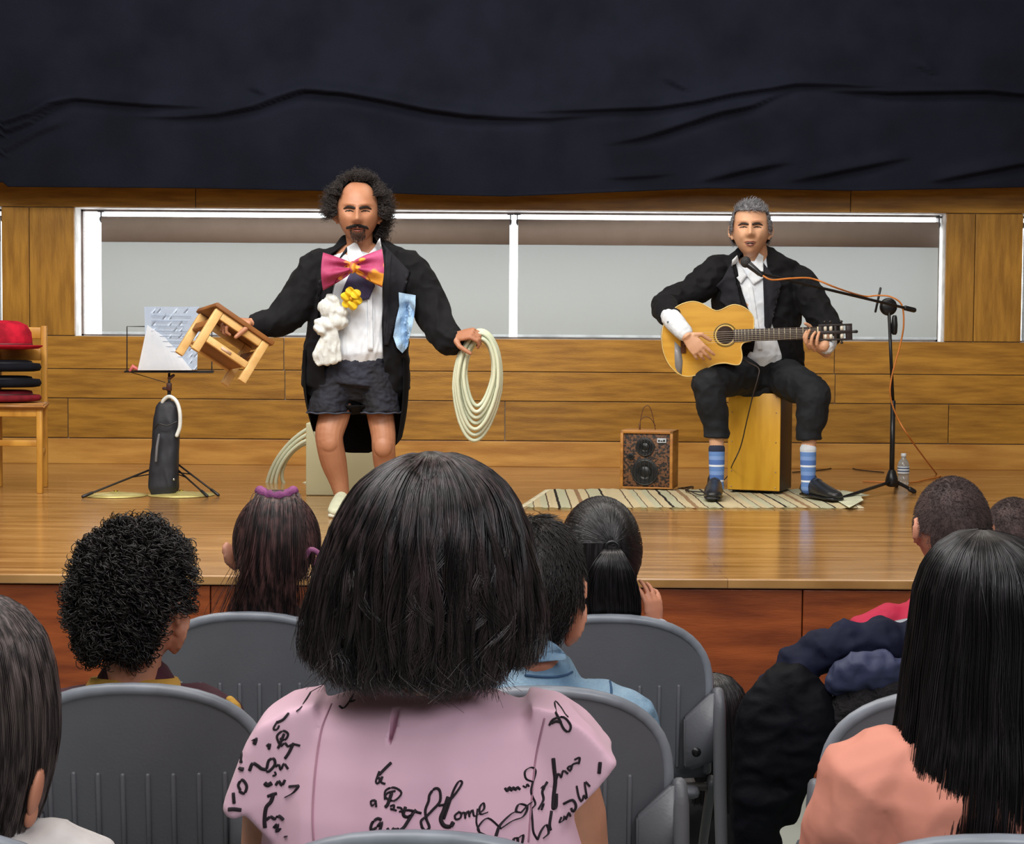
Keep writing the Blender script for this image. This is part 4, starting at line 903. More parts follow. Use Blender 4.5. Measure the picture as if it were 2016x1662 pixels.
    for x, y, rx, ry in ((652, 607, 26, 20), (664, 630, 22, 18), (640, 640, 22, 14), (655, 590, 15, 9), (672, 615, 14, 14), (632, 650, 17, 10)): ell(b, P(x, y, -.12), (m(rx), .035, m(ry)), Matrix.Rotation(rg.uniform(-.6, .6), 3, 'Y'))
    tube(b, [P(656, 645, -.12), P(650, 668, -.115), P(645, 700, -.11), P(648, 714, -.11)], [(m(9), .02), (m(20), .024), (m(30), .02), (m(27), .014)], 20, ref=(1, 0, 0))
    me = remesh(b, .0045, 4, (.006, 20, (1.8, 1, .6), 8)); obj('white_handkerchief', me, wm, r, 'bunched white cloth tucked at the waist')
    bm_ = mat('kerchief_blue', (176, 206, 232), .8, (150, 186, 220), 9, bump=.4, bsc=30)
    obj('pocket_handkerchief', patch([P(x, y, -.3) for x, y in [(777, 572), (812, 578), (812, 600), (806, 640), (800, 662), (795, 682), (784, 696), (774, 685), (766, 662), (772, 628), (778, 600)]], TC, .012, .008, .012, fallback=Y - .06, amp=.022), bm_, r, smooth=False, label='pale blue cloth hanging from the breast pocket')
    # shoes
    sm_ = mat('sneaker_canvas', (206, 208, 180), .8, (188, 192, 168), 20)
    for ax, ay, tx, ty in ((674, 1000, 648, 1026), (764, 998, 776, 1024)):
        b = B(); a_ = FL(ax, ay + 2, SZ + .03); t_ = FL(tx, ty, SZ + .03); dd = (t_ - a_).normalized(); a_ = FL(ax, ay, SZ); a_.z = SZ; q = a_ + dd * .0
        hl = Vector((P(ax, 992, .05).x, Y + .08, SZ)); tt = hl + Vector((dd.x, -abs(dd.y) - .4, 0)).normalized() * .26
        tube(b, [hl + Vector((0, 0, .045)), hl.lerp(tt, .3) + Vector((0, 0, .055)), hl.lerp(tt, .6) + Vector((0, 0, .042)), hl.lerp(tt, .88) + Vector((0, 0, .030)), tt + Vector((0, 0, .026))], [(.036, .036), (.037, .045), (.044, .036), (.044, .024), (.032, .018)], 16, ref=(1, 0, 0))
        tube(b, [hl + Vector((0, 0, .05)), hl + Vector((0, -.01, .085))], [.034, .032], 14)
        me = remesh(b, .0045, 3); so = obj('sneaker', me, sm_, r)
        b = B(); tube(b, [hl + Vector((0, .01, .011)), hl.lerp(tt, .3) + Vector((0, 0, .011)), hl.lerp(tt, .65) + Vector((0, 0, .011)), tt + Vector((0, 0, .011))], [(.038, .012), (.038, .012), (.046, .012), (.038, .012)], 16, ref=(1, 0, 0)); obj('sole', b, mat('sole_pale', (222, 222, 206), .6), so)
        for k in range(4):
            c = hl.lerp(tt, .42 + .11 * k) + Vector((0, 0, .083 - .011 * k)); b = B(); tube(b, [c + Vector((-.022, 0, -.004)), c + Vector((0, 0, .004)), c + Vector((.022, 0, -.004))], .003, 6); obj('lace', b, mat('lace_white', (230, 230, 220), .8), so)
    return r
clown()

# stool in the hand
def stool():
    Y = 7.08; A = W(427, 606, Y - .03); s = F / Y
    U = (W(531, 678, Y + .07) - A); Lu = U.length; U.normalize()
    Dv = Vector((-.110, .23, -.03)); Dv = (Dv - U * Dv.dot(U)); Ld = .25; Dv.normalize(); V = U.cross(Dv).normalized()
    if V.z > 0: V = -V
    Lv = .205; M = Matrix((U, Dv, V)).transposed()
    def bx(u0, u1, d0, d1, v0, v1, bev=.003):
        b = B(); box(b, (u0, d0, v0), (u1, d1, v1), bev, M, A); return b
    r = root('step_stool', 'small wooden step stool gripped upside on its side by the standing performer', 'stool', A)
    r['label'] = 'small pale wooden stool held tilted in the standing performer\'s hand'
    wp = mat('stool_pine', (232, 190, 124), .45, (212, 166, 100), 7, (2, 2, 2), bump=.1, bsc=30); wdk = mat('stool_inner', (150, 96, 44), .55, (120, 72, 30), 7)
    obj('seat', bx(-.012, Lu + .012, -.012, Ld + .012, -.020, 0), wdk, r, 'darker brown seat board')
    lw = .036
    for u0 in (0, Lu - lw):
        for d0 in (0, Ld - .026):
            obj('leg', bx(u0, u0 + lw, d0, d0 + .026, .001, Lv), wp, r)
        obj('side_rail', bx(u0 + .006, u0 + lw - .008, .027, Ld - .027, .05 + 0, .085), wdk, r)
    for d0 in (0.002, Ld - .024):
        obj('top_rail', bx(lw + .001, Lu - lw - .001, d0, d0 + .02, .001, .034), wp, r); obj('lower_rail', bx(lw + .001, Lu - lw - .001, d0, d0 + .02, .118, .148), wp, r)
    obj('inner_shelf', bx(lw, Lu - lw, .024, Ld - .024, .128, .140), wdk, r)
    b = B(); box(b, (Lu * .38, -.0015, .127), (Lu * .56, .0005, .139), 0, M, A); obj('label_plate', b, mat('plate_pink', (232, 196, 168), .6), r)
stool()

def guitarist():
    Y = 8.42; P = lambda x, y, dy=0: W(x, y, Y + dy); s = F / Y; m = lambda px: px / s
    r = root('person', 'seated guitarist in black suit and striped blue socks singing on the box drum', 'person', (P(1500, 700).x, Y, SZ))
    R = frame(math.pi - .16, -.02, 0); C = P(1478, 452, -.08); w, h, d = m(73), m(106), m(94)
    b = B(); head(b, C, R, w, h, d, smile=1)
    tube(b, [P(1484, 482, -.05), P(1488, 505, -.02), P(1490, 525, 0)], [m(24), m(24), m(30)], 16)
    tube(b, [P(1490, 522, 0), P(1488, 545, 0), P(1488, 600, -.01), P(1495, 660, 0), P(1502, 720, .02), P(1502, 760, .02)], [(m(44), .06), (m(76), .09), (m(74), .10), (m(64), .095), (m(66), .11), (m(60), .10)], 24, ref=(1, 0, 0))
    yk = 8.06 - Y
    for hip, kn, an in (((1470, 740), (1396, 752), (1411, 945)), ((1538, 742), (1602, 775), (1592, 950))):
        tube(b, [P(*hip, 0), P((hip[0] + kn[0]) / 2, (hip[1] + kn[1]) / 2 - 2, yk * .55), P(kn[0], kn[1] + 2, yk * .92), P(kn[0], kn[1] + 10, yk)], [.082, .075, .06, .055], 16, smoothn=2)
        tube(b, [P(kn[0], kn[1] + 6, yk + .02), P(kn[0] + (an[0] - kn[0]) * .5, kn[1] + 50, yk + .03), P(an[0], 874, yk + .027), P(an[0], 910, yk + .024), P(an[0], an[1], yk + .02)], [.050, .046, .036, .034, .029], 16, smoothn=2)
    aL = [P(1414, 530, 0), P(1365, 572, -.06), P(1310, 600, -.16), P(1322, 628, -.36), P(1350, 660, -.47), P(1354, 665, -.475)]
    tube(b, aL, [m(24), m(20), m(18), m(17), m(11), m(10)], 14, smoothn=2)
    aR = [P(1566, 550, 0), P(1600, 600, -.06), P(1628, 640, -.14), P(1628, 668, -.28), P(1622, 682, -.36)]
    tube(b, aR, [m(24), m(20), m(18), m(14), m(11)], 14, smoothn=2)
    GY = 8.06 - Y
    hand(b, P(1352, 661, -.475), Vector((.62, -.12, -.72)), Vector((.35, .85, -.3)), Vector((.72, -.2, .55)), .98, (.25, .35, .45, .5), .25, spread=.10)
    # fretting hand: palm below the neck, fingers up over the strings
    hand(b, P(1624, 692, GY + .06), Vector((-.62, .0, .60)), Vector((.1, -.95, .25)) * -1 if 0 else Vector((.10, .95, .2)), Vector((.45, .3, .8)), .9, (-.1, .55, .7, .6), .9)
    for x, y0, x1 in ((1590, 676, 1594), (1600, 680, 1605), (1611, 680, 1613)):
        tube(b, [P(x + 4, y0 + 10, GY + .012), P(x - 3, y0 - 2, GY - .018), P(x - 1, y0 - 17, GY - .024), P(x1, y0 - 26, GY - .012)], [.0095, .009, .0085, .007], 8, smoothn=2)
    tube(b, [P(1600, 684, GY + .03), P(1588, 676, GY - .005), P(1583, 664, GY - .022), P(1588, 652, GY - .022)], [.011, .009, .0085, .007], 8, smoothn=2)
    tube(b, [P(1612, 672, GY + .055), P(1602, 655, GY + .045), P(1594, 642, GY + .030), P(1585, 637, GY + .022)], [.012, .011, .010, .008], 8, smoothn=2)
    me = remesh(b, .0032, 2); bo = obj('body', me, SK2, r); T = bvh(me)
    face_bits(r, T, C, R, w, h, d, mat('brow_grey', (48, 40, 38), .8), mouth_open=.6, look=(.1, -.8), lidm=SK2)
    def ok(q):
        x, y, z = q
        if z < -.55: return False
        if y > 0 and z < .58:
            return abs(x) > .78 and z > -.16 and y < .52
        return True
    rad = (w * .53, d * .52, h * .52)
    obj('hair', merge_arrays([ball_arrays(C, R, (w * .55, d * .53, h * .525), ok, 60, .03)] + cap_arrays(C, R, rad, ok, 3200, 7, .022, .0011, 6, flow=(-.3, .6, .1), lie=.6) + cap_arrays(C, R, rad, lambda q: ok(q) and q[2] > .6, 700, 7, .036, .0011, 7, flow=(-.4, -.2, .8), lie=.5)), GREYH, r)
    # shirt
    b = B(); tube(b, [P(1490, 512, -.02), P(1489, 540, -.01), P(1490, 600, -.015), P(1496, 660, -.01), P(1502, 702, -.01)], [(m(28), .054), (m(58), .088), (m(60), .100), (m(56), .098), (m(58), .112)], 30, ref=(1, 0, 0))
    me = remesh(b, .005, 3, (.004, 12, (1.5, 1, 1), 9)); shirt = obj('shirt', me, SHIRT, r)
    b = B(); tube(b, [P(1318, 622, -.34), P(1328, 634, -.40), P(1348, 656, -.46)], [.047, .049, .042], 18, smoothn=3); me = remesh(b, .004, 3, (.002, 22, (1, 1, 1), 2)); cf = obj('shirt_cuff', me, SHIRT, r)
    b = B(); ell(b, P(1315, 634, -.435), .0055, u=10, v=8); obj('cuff_button', b, mat('button_grey', (110, 120, 128), .4), cf)
    b = B(); tube(b, [P(1632, 666, -.24), P(1630, 676, -.29), P(1627, 684, -.34)], [.042, .042, .036], 18, smoothn=3); obj('shirt_cuff', remesh(b, .004, 2, (.004, 30, (1, 1, 1), 3)), SHIRT, r)
    # jacket
    b = B(); tube(b, [P(1490, 500, .03), P(1490, 518, .015), P(1490, 545, .01), P(1490, 600, .01), P(1494, 660, .01), P(1500, 715, .02), P(1502, 745, .03)], [(m(46), .06), (m(82), .095), (m(92), .12), (m(88), .13), (m(84), .128), (m(84), .135), (m(80), .13)], 34, ref=(1, 0, 0))
    tube(b, [P(1434, 522, .01), P(1410, 536, .0), P(1364, 574, -.06), P(1313, 600, -.16), P(1314, 614, -.27), P(1323, 627, -.36)], [m(22), m(33), m(30), m(29), m(25), .050], 20, smoothn=3)
    tube(b, [P(1550, 535, .01), P(1572, 556, .0), P(1604, 602, -.06), P(1630, 640, -.14), P(1634, 660, -.23), P(1632, 669, -.26)], [m(22), m(33), m(31), m(27), m(20), m(20)], 20, smoothn=3)
    me = remesh(b, .0055, 4, (.010, 10, (1, 1, 1.2), 12)); cut = B()
    poly = [(1462, 500), (1512, 494), (1514, 560), (1516, 620), (1540, 700), (1548, 760), (1470, 760), (1482, 700), (1490, 650), (1470, 600), (1458, 560), (1452, 520)]
    prism(cut, [Vector((P(x, y, -.12).x, Y - .6, P(x, y, -.12).z)) for x, y in poly], (0, .61, 0))
    me = boolean(me, cut); obj('jacket', me, BLACKC, r); TC = bvh(me, shirt.data); pp = lambda q: [P(x, y, -.3) for x, y in q]
    lm = MC['lapel']
    for q in ([(1452, 512), (1434, 545), (1420, 560), (1432, 572), (1428, 590), (1460, 620), (1482, 650), (1488, 650), (1470, 600), (1458, 560)], [(1514, 510), (1534, 540), (1552, 556), (1540, 566), (1546, 582), (1530, 640), (1524, 660), (1516, 640), (1514, 560)]):
        obj('lapel', patch(pp(q), TC, .006, .005, .02, fallback=Y - .1), lm, r)
    for q in ([(1452, 508), (1462, 498), (1482, 540), (1470, 556), (1452, 530)], [(1482, 540), (1506, 494), (1516, 500), (1514, 545), (1494, 558)]):
        obj('shirt_collar', patch(pp(q), bvh(bo.data, shirt.data), .010, .004, .015, fallback=Y - .1, amp=.004), MC['collar_white'], r)
    obj('placket', patch(pp([(1484, 560), (1492, 560), (1512, 690), (1503, 690)]), TC, .003, .003, .02), SHIRT, r)
    # trousers
    b = B(); tube(b, [P(1502, 690, .02), P(1503, 720, .02), P(1503, 756, .02)], [(m(66), .115), (m(74), .125), (m(72), .11)], 28, ref=(1, 0, 0)); yk = 8.06 - Y
    for hip, kn, hm_ in (((1468, 738), (1396, 755), (1411, 862)), ((1538, 740), (1601, 778), (1593, 866))):
        tube(b, [P(*hip, -.02), P((hip[0] * .5 + kn[0] * .5), (hip[1] + kn[1]) / 2 - 3, yk * .55), P(kn[0], kn[1] - 2, yk * .9), P(kn[0] + 1, kn[1] + 8, yk)], [.102, .096, .084, .078], 20, smoothn=3)
        tube(b, [P(kn[0], kn[1] + 2, yk + .01), P(kn[0] + (hm_[0] - kn[0]) * .4, kn[1] + 45, yk + .02), P(hm_[0], hm_[1] - 20, yk + .03), P(hm_[0], hm_[1], yk + .03)], [.080, .076, .064, .062], 20, smoothn=3, caps=False)
    me = remesh(b, .0055, 3, (.007, 9, (1, 1, 1.3), 21)); obj('trousers', me, mat('trouser_cloth', (30, 33, 38), .8, (18, 20, 24), 7, bump=.4, bsc=16, spec=.3), r)
    # socks and shoes
    for k, (ax, tx, ty, ay) in enumerate(((1411, 1402, 985, 945), (1591, 1640, 984, 950))):
        sk = bpy.data.materials.new('sock_stripes%d' % k); sk.use_nodes = True; sk.node_tree.nodes['Principled BSDF'].inputs['Roughness'].default_value = .9
        wave_color(sk, 2, 13.5, [(96, 132, 190), (226, 232, 240), (78, 112, 176), (120, 152, 206)], dist=.006, pos=[0, .30, .42, .75])
        b = B(); tube(b, [P(ax, 886, yk + .025), P(ax, 915, yk + .022), P(ax, 945, yk + .02), P(ax, 962, yk + .02)], [.0395, .0385, .035, .036], 20, smoothn=3); so_ = obj('sock', b, sk, r, 'blue sock with thin white stripes')
        b = B(); tube(b, [P(ax, 882, yk + .025), P(ax, 888, yk + .025)], [.0405, .0405], 20); obj('sock_top', b, mat(['sock_navy', 'sock_pale'][k], [(40, 46, 70), (222, 230, 240)][k], .9), so_)
        hl = P(ax, 950, yk + .02); hl.z = SZ + .018; hl.y += .05; tt = FL(tx, ty, SZ + .02); tt.z = hl.z; dd = (tt - hl); dd.z = 0; dd = dd.normalized() * .285; tt = hl + dd; sd = Vector((dd.y, -dd.x, 0)).normalized()
        b = B(); z = Vector((0, 0, 1)); tube(b, [hl + z * .04, hl.lerp(tt, .3) + z * .05, hl.lerp(tt, .6) + z * .036, hl.lerp(tt, .9) + z * .026, tt + z * .024], [(.036, .036), (.037, .046), (.046, .034), (.043, .023), (.030, .016)], 16, ref=sd)
        tube(b, [hl + dd * .10 + z * .05, hl + dd * .12 + z * .085], [.040, .038], 14)
        sh = obj('shoe', remesh(b, .0045, 3), mat('shoe_leather', (34, 36, 40), .35, (24, 25, 28), 12), r)
        b = B(); tube(b, [hl + z * .008 - dd * .03, hl.lerp(tt, .35) + z * .008, hl.lerp(tt, .65) + z * .008, tt + z * .008], [(.036, .010), (.036, .010), (.047, .010), (.036, .010)], 16, ref=sd); obj('sole', b, BLACKP, sh)
        for q in range(4):
            c = hl.lerp(tt, .36 + .09 * q) + z * (.090 - .011 * q); b = B(); tube(b, [c - sd * .022 - z * .006, c + z * .003, c + sd * .022 - z * .006], .003, 6); obj('lace', b, mat('lace_dark', (60, 66, 78), .8), sh)
guitarist()

def guitar():
    Y = 8.06; P = lambda x, y, dy=0: W(x, y, Y + dy); s = F / Y; m = lambda px: px / s
    r = root('acoustic_guitar', 'honey coloured cutaway classical guitar held across the seated man\'s lap', 'guitar', P(1400, 670, .05))
    ol = [(1484, 648), (1483, 624), (1468, 607), (1448, 600), (1434, 603), (1422, 609), (1410, 612), (1396, 606), (1384, 599), (1368, 594), (1350, 596), (1331, 605), (1316, 621), (1306, 642), (1303, 668), (1306, 692), (1315, 714), (1329, 731), (1345, 740), (1362, 741), (1380, 734), (1396, 723), (1410, 717), (1428, 715), (1444, 718), (1456, 717), (1461, 704), (1460, 692), (1459, 682), (1466, 674), (1484, 672)]
    pts = catmull([Vector((x, y, 0)) for x, y in ol], 3)[:-1]
    def plate(y0, th, f=1.0):
        b = B(); cx, cy = 1390, 668; prism(b, [P(cx + (p.x - cx) * f, cy + (p.y - cy) * f, y0) for p in pts], (0, th, 0)); return b
    gm = mat('guitar_top', (216, 164, 58), .25, (202, 148, 46), 5, (1, 1, 8), coat=.5)
    b = plate(.004, .086, .995); obj('body', b, mat('guitar_side', (150, 84, 32), .3, coat=.4), r, smooth=False)
    b = plate(0, .004); to = obj('top_board', b, gm, r, smooth=False)
    b = B(); tube(b, [P(p.x, p.y, .0) for p in pts], .0028, 6, closed=True); obj('binding', b, mat('binding', (236, 206, 130), .4), to)
    hc = P(1428, 660, -.001); Rx = Matrix.Rotation(math.pi / 2, 3, 'X')
    b = B(); lathe(b, hc, [(.0405, 0), (.0405, .0012), (.037, .0014), (.037, .0002)], 36, Rx); 
    b.free()
    def ring(r0_, r1_, m_, nm, y):
        b = B(); V = []
        for k in range(40):
            a_ = 2 * math.pi * k / 40; V.append([b.verts.new(hc + Vector((rr * math.cos(a_), dy, rr * math.sin(a_)))) for rr, dy in ((r0_, y), (r1_, y), (r1_, y + .001), (r0_, y + .001))])
        for k in range(40):
            A, C_ = V[k], V[(k + 1) % 40]
            for q in range(4): b.faces.new((A[q], A[(q + 1) % 4], C_[(q + 1) % 4], C_[q]))
        obj(nm, b, m_, to)
    ring(.052, .058, mat('rosette_dark', (122, 96, 30), .4), 'rosette_outer', -.0008); ring(.0445, .051, mat('rosette_pale', (226, 196, 110), .4), 'rosette_inner', -.0010); ring(.041, .0445, mat('rosette_brown', (90, 52, 24), .4), 'rosette_edge', -.0012)
    b = B(); V = [b.verts.new(hc + Vector((.041 * math.cos(2 * math.pi * k / 36), -.0006, .041 * math.sin(2 * math.pi * k / 36)))) for k in range(36)]; b.faces.new(V); f_ = bmesh.ops.extrude_face_region(b, geom=list(b.faces)); 
    for v in [v for v in f_['geom'] if isinstance(v, bmesh.types.BMVert)]: v.co.y += .001
    obj('soundhole', b, mat('soundhole_dark', (46, 28, 20), .9), to)
    # neck frame
    a0 = P(1444, 661, -.006); a1 = P(1609, 655.5, -.006); U = (a1 - a0).normalized(); L = (a1 - a0).length; Vv = Vector((0, -1, 0)).cross(U).normalized(); 
    if Vv.z < 0: Vv = -Vv
    M = Matrix((U, Vector((0, 1, 0)), Vv)).transposed()
    b = B(); box(b, (.09, .006, -.026), (L + .002, .028, .026), .008, M, a0); obj('neck', b, mat('neck_wood', (120, 70, 34), .4), r)
    b = B(); box(b, (0, 0, -.030), (L, .007, .030), .001, M, a0); fb = obj('fingerboard', b, mat('fingerboard', (58, 44, 38), .5), r)
    x = L; n = 0
    for k in range(1, 19):
        xx_ = L - .635 * (1 - 2 ** (-k / 12))
        if xx_ > 0: b = B(); box(b, (xx_ - .0012, -.0012, -.029), (xx_ + .0012, 0, .029), 0, M, a0); obj('fret', b, mat('fret_silver', (196, 186, 160), .3, metal=.6), fb)
    b = B(); box(b, (L, -.002, -.030), (L + .006, .006, .030), .001, M, a0); obj('nut', b, mat('nut_ivory', (236, 226, 190), .4), fb)
    # headstock with slots
    hd = root('headstock', 'x', 'x', a1); del hd['label']; del hd['category']; attach(hd, r)
    hm_ = mat('headstock_dark', (44, 34, 32), .4); H0 = L + .006; Hl = .165
    for z0, z1 in ((-.040, -.031), (-.008, .008), (.031, .040)):
        b = B(); box(b, (H0, 0, z0), (H0 + Hl, .018, z1), .001, M, a0); obj('rail', b, hm_, hd)
    for u0, u1 in ((H0, H0 + .022), (H0 + .078, H0 + .090), (H0 + Hl - .03, H0 + Hl)):
        b = B(); box(b, (u0, .0005, -.039), (u1, .0175, .039), .001, M, a0); obj('cross_piece', b, hm_, hd)
    for u in (.035, .062, .115):
        for sg in (-1, 1):
            b = B(); c = a0 + M @ Vector((H0 + u, .009, sg * .0195)); cyl(b, c - Vv * .011, c + Vv * .011, .0085); obj('roller', b, mat('roller_ivory', (240, 232, 214), .3), hd)
            b = B(); c = a0 + M @ Vector((H0 + u, .016, sg * .052)); tube(b, [c - Vv * .012 * sg, c], [.003, .003], 6); ell(b, c, (.008, .005, .006)); obj('tuning_peg', b, mat('peg_dark', (50, 44, 40), .3), hd)
    b = B(); c = a0 + M @ Vector((H0 + Hl + .008, .006, 0)); tube(b, [c - U * .01, c + U * .014], [.006, .008], 8); obj('clip_tuner', b, BLACKP, hd)
    br = P(1345, 667, -.008); b = B(); box(b, (-.012, -.0, -.07), (.012, .010, .07), .003, Matrix.Rotation(-.03, 3, 'Y'), br); obj('bridge', b, mat('bridge_dark', (90, 50, 26), .4), to)
    for k in range(6):
        z = (k - 2.5) * .0085; b = B(); tube(b, [br + Vector((0, -.006, z * 1.3)), a1 + Vector((.006, -.004, z * .9))], [.0006, .0006], 4); obj('string', b, mat('string_pale', (210, 205, 190), .3), r)
    b = B(); prism(b, [P(x, y, -.0015) for x, y in ((1328, 672), (1340, 684), (1344, 712), (1342, 738), (1333, 731), (1329, 722), (1328, 700))], (0, .0014, 0)); obj('arm_guard', b, mat('guard_grey', (150, 150, 152), .35), to, 'grey plastic protector')
    # cable
    pts = [P(1462, 708, .06), P(1478, 716, -.05), P(1494, 726, -.14), P(1492, 745, -.16), P(1482, 780, -.14), P(1470, 830, -.04), P(1458, 880, .10), P(1442, 915, .18), FL(1432, 938, SZ + .03), FL(1410, 958, SZ + .024), FL(1385, 975, SZ + .022), FL(1360, 968, SZ + .02), FL(1345, 960, SZ + .006)]
    b = B(); tube(b, catmull(pts, 6), .003, 6); thing('guitar_cable', b, mat('cable_dark', (44, 34, 30), .5), 'thin dark cable hanging from the guitar in front of the golden box drum', 'cable')
guitar()

# ================= CHAIRS AND AUDIENCE =================
CH = mat('chair_plastic', (102, 104, 110), .42, (92, 94, 100), 3, bump=.06, bsc=180)
CHD = mat('chair_dark', (62, 58, 56), .5); CHR = mat('chair_rim', (142, 148, 158), .35)  # rim paler than the panel: highlight along the edges painted into its colour
SEATZ, TOPZ = .44, .822
def make_chair():
    """folding chair; back panel on y=0, faces +y"""
    r = root('folding_chair', 'x', 'chair', (0, 0, 0), 'grey plastic folding chairs of the audience')
    hw = .222; z0 = .455; zt_ = TOPZ; n = 28; yc = lambda x, z: .035 * (x / hw) ** 2 + (zt_ - z) * .10
    def edge(z):  # half width at height z
        t = (z - (zt_ - .17)) / .17
        return hw if t <= 0 else hw * max(1 - t ** 2.6, 0) ** (1 / 2.3)
    bm = B(); rows = [z0, .50, .55, .60, .65] + [zt_ - .17 + .17 * math.sin(i / 12 * math.pi / 2) for i in range(0, 13)]; rows = sorted(set(rows)); V = []
    for side in (-1, 1):
        g = []
        for z in rows:
            e = max(edge(z), .001); g.append([bm.verts.new((x, yc(x, z) + side * .006, z)) for x in [e * math.sin((i / n * 2 - 1) * math.pi / 2) for i in range(n + 1)]])
        V.append(g)
    for k, g in enumerate(V):
        for A, C_ in zip(g, g[1:]):
            for i in range(n): f = (A[i], A[i + 1], C_[i + 1], C_[i]); bm.faces.new(f if k == 0 else f[::-1])
    for A, C_ in zip(V[0], V[0][1:]): pass
    for i in range(n): bm.faces.new((V[0][0][i + 1], V[0][0][i], V[1][0][i], V[1][0][i + 1])); bm.faces.new((V[0][-1][i], V[0][-1][i + 1], V[1][-1][i + 1], V[1][-1][i]))
    for j in range(len(rows) - 1):
        bm.faces.new((V[0][j][0], V[0][j + 1][0], V[1][j + 1][0], V[1][j][0])); bm.faces.new((V[0][j + 1][n], V[0][j][n], V[1][j][n], V[1][j + 1][n]))
    obj('back_panel', bm, CH, r)
    pts = [Vector((-hw, yc(hw, .5), .47))] + [Vector((-edge(z), yc(edge(z), z), z)) for z in rows[2:]] + [Vector((edge(z), yc(edge(z), z), z)) for z in rows[2:][::-1]] + [Vector((hw, yc(hw, .5), .47))]
    q = [pts[0]]
    for p in pts[1:]:
        if (p - q[-1]).length > .006: q.append(p)
    bm = B(); tube(bm, q, [(.011, .011)] * len(q), 10, ref=(0, 1, 0)); obj('rim', bm, CHR, r)
    for k in range(8):
        x = (k - 3.5) * .0438; bm = B(); tube(bm, [(x, yc(x, .66) - .0075, .668), (x, yc(x, .57) - .0075, .57), (x, yc(x, .48) - .0075, .485)], [.0046] * 3, 8); obj('rib', bm, CH, r)
    for s in (-1, 1):
        bm = B(); tube(bm, [(s * .240, .03, .655), (s * .242, .022, .62), (s * .244, .0, .45), (s * .246, -.06, .22), (s * .248, -.12, .02)], [(.013, .021), (.015, .023), (.014, .02), (.012, .018), (.012, .018)], 14, ref=(1, 0, 0), power=3); l = obj('leg', bm, CH, r)
        bm = B(); tube(bm, [(s * .248, -.12, .03), (s * .248, -.125, 0.006)], [.018, .018], 10); obj('foot_cap', bm, BLACKP, l)
        bm = B(); tube(bm, [(s * .232, .05, .45), (s * .234, .20, .28), (s * .236, .40, .012)], [(.010, .016)] * 3, 12, ref=(1, 0, 0), power=3); l = obj('leg', bm, CH, r)
        bm = B(); tube(bm, [(s * .236, .395, .02), (s * .236, .405, .006)], [.016, .016], 10); obj('foot_cap', bm, BLACKP, l)
        bm = B(); pl = [(s * .165, .598), (s * .225, .655), (s * .235, .655), (s * .235, .505), (s * .178, .482), (s * .165, .49)]
        prism(bm, [Vector((x, .008 - .0, z)) for x, z in pl], (0, .030, 0)); bmesh.ops.bevel(bm, geom=list(bm.edges), offset=.004, segments=2, affect='EDGES'); g = obj('hinge_plate', bm, CH, r)
        for v in g.data.vertices: v.co.y += .0
        bm = B(); R9 = Matrix.Rotation(math.pi / 2, 3, 'X'); lathe(bm, (s * .192, .0105, .525), [(.0105, 0), (.0105, .003), (.002, .004)], 16, R9); obj('bolt_hole', bm, BLACKP, g)
    bm = B(); box(bm, (-.205, .03, SEATZ - .03), (.205, .44, SEATZ), .014); obj('seat', bm, CH, r)
    bm = B(); tube(bm, [(-.24, -.055, .25), (.24, -.055, .25)], [.010, .010], 10); obj('cross_bar', bm, CHD, r)
    bm = B(); tube(bm, [(-.232, .06, .435), (.232, .06, .435)], [.010, .010], 10); obj('cross_bar', bm, CHD, r)
    return r
proto = make_chair()
def copy_chair(loc, label, first=[True]):
    if first[0]: first[0] = False; proto.location = loc; proto['label'] = label; proto.matrix_world = Matrix.Translation(loc); return proto
    r = proto.copy(); COL.objects.link(r); r.location = loc; r['label'] = label
    for ch in proto.children:
        c = ch.copy(); COL.objects.link(c); c.parent = r
        for g in ch.children: d = g.copy(); COL.objects.link(d); d.parent = c
    return r
R1, R2, R3 = 3.60, 2.83, 2.01
def cx_(px, Y, py=1300): return W(px, py, Y).x
chairs = [(490, R1, 'grey folding chair in the row ahead, under the girl with the purple hair tie'), (1202, R1, 'grey folding chair under the girl with the black ponytail, hinge plate in view'),
          (1858, R1, 'grey folding chair hidden under the navy padded coat, crew cut boy on it'), (1995, R1 + .62, 'grey folding chair under the farthest child at the right edge'), (263, R2, 'grey folding chair behind the curly haired boy in the yellow collar'),
          (1070, R2, 'grey folding chair behind the boy in the denim jacket, right of the pink blouse'), (1890, R2, 'empty grey folding chair in front of the long haired girl in salmon'),
          (820, R3, 'grey folding chair behind the woman in the pink blouse, bottom edge of the picture'), (1975, R3, 'grey folding chair behind the long haired girl, bottom right corner'), (-190, R3, 'grey folding chair of the ash brown haired person at the left edge')]
for px, Y, lab in chairs:
    if Y == R3: Y -= .035
    copy_chair(Vector((cx_(px, Y), Y, 0)), lab)

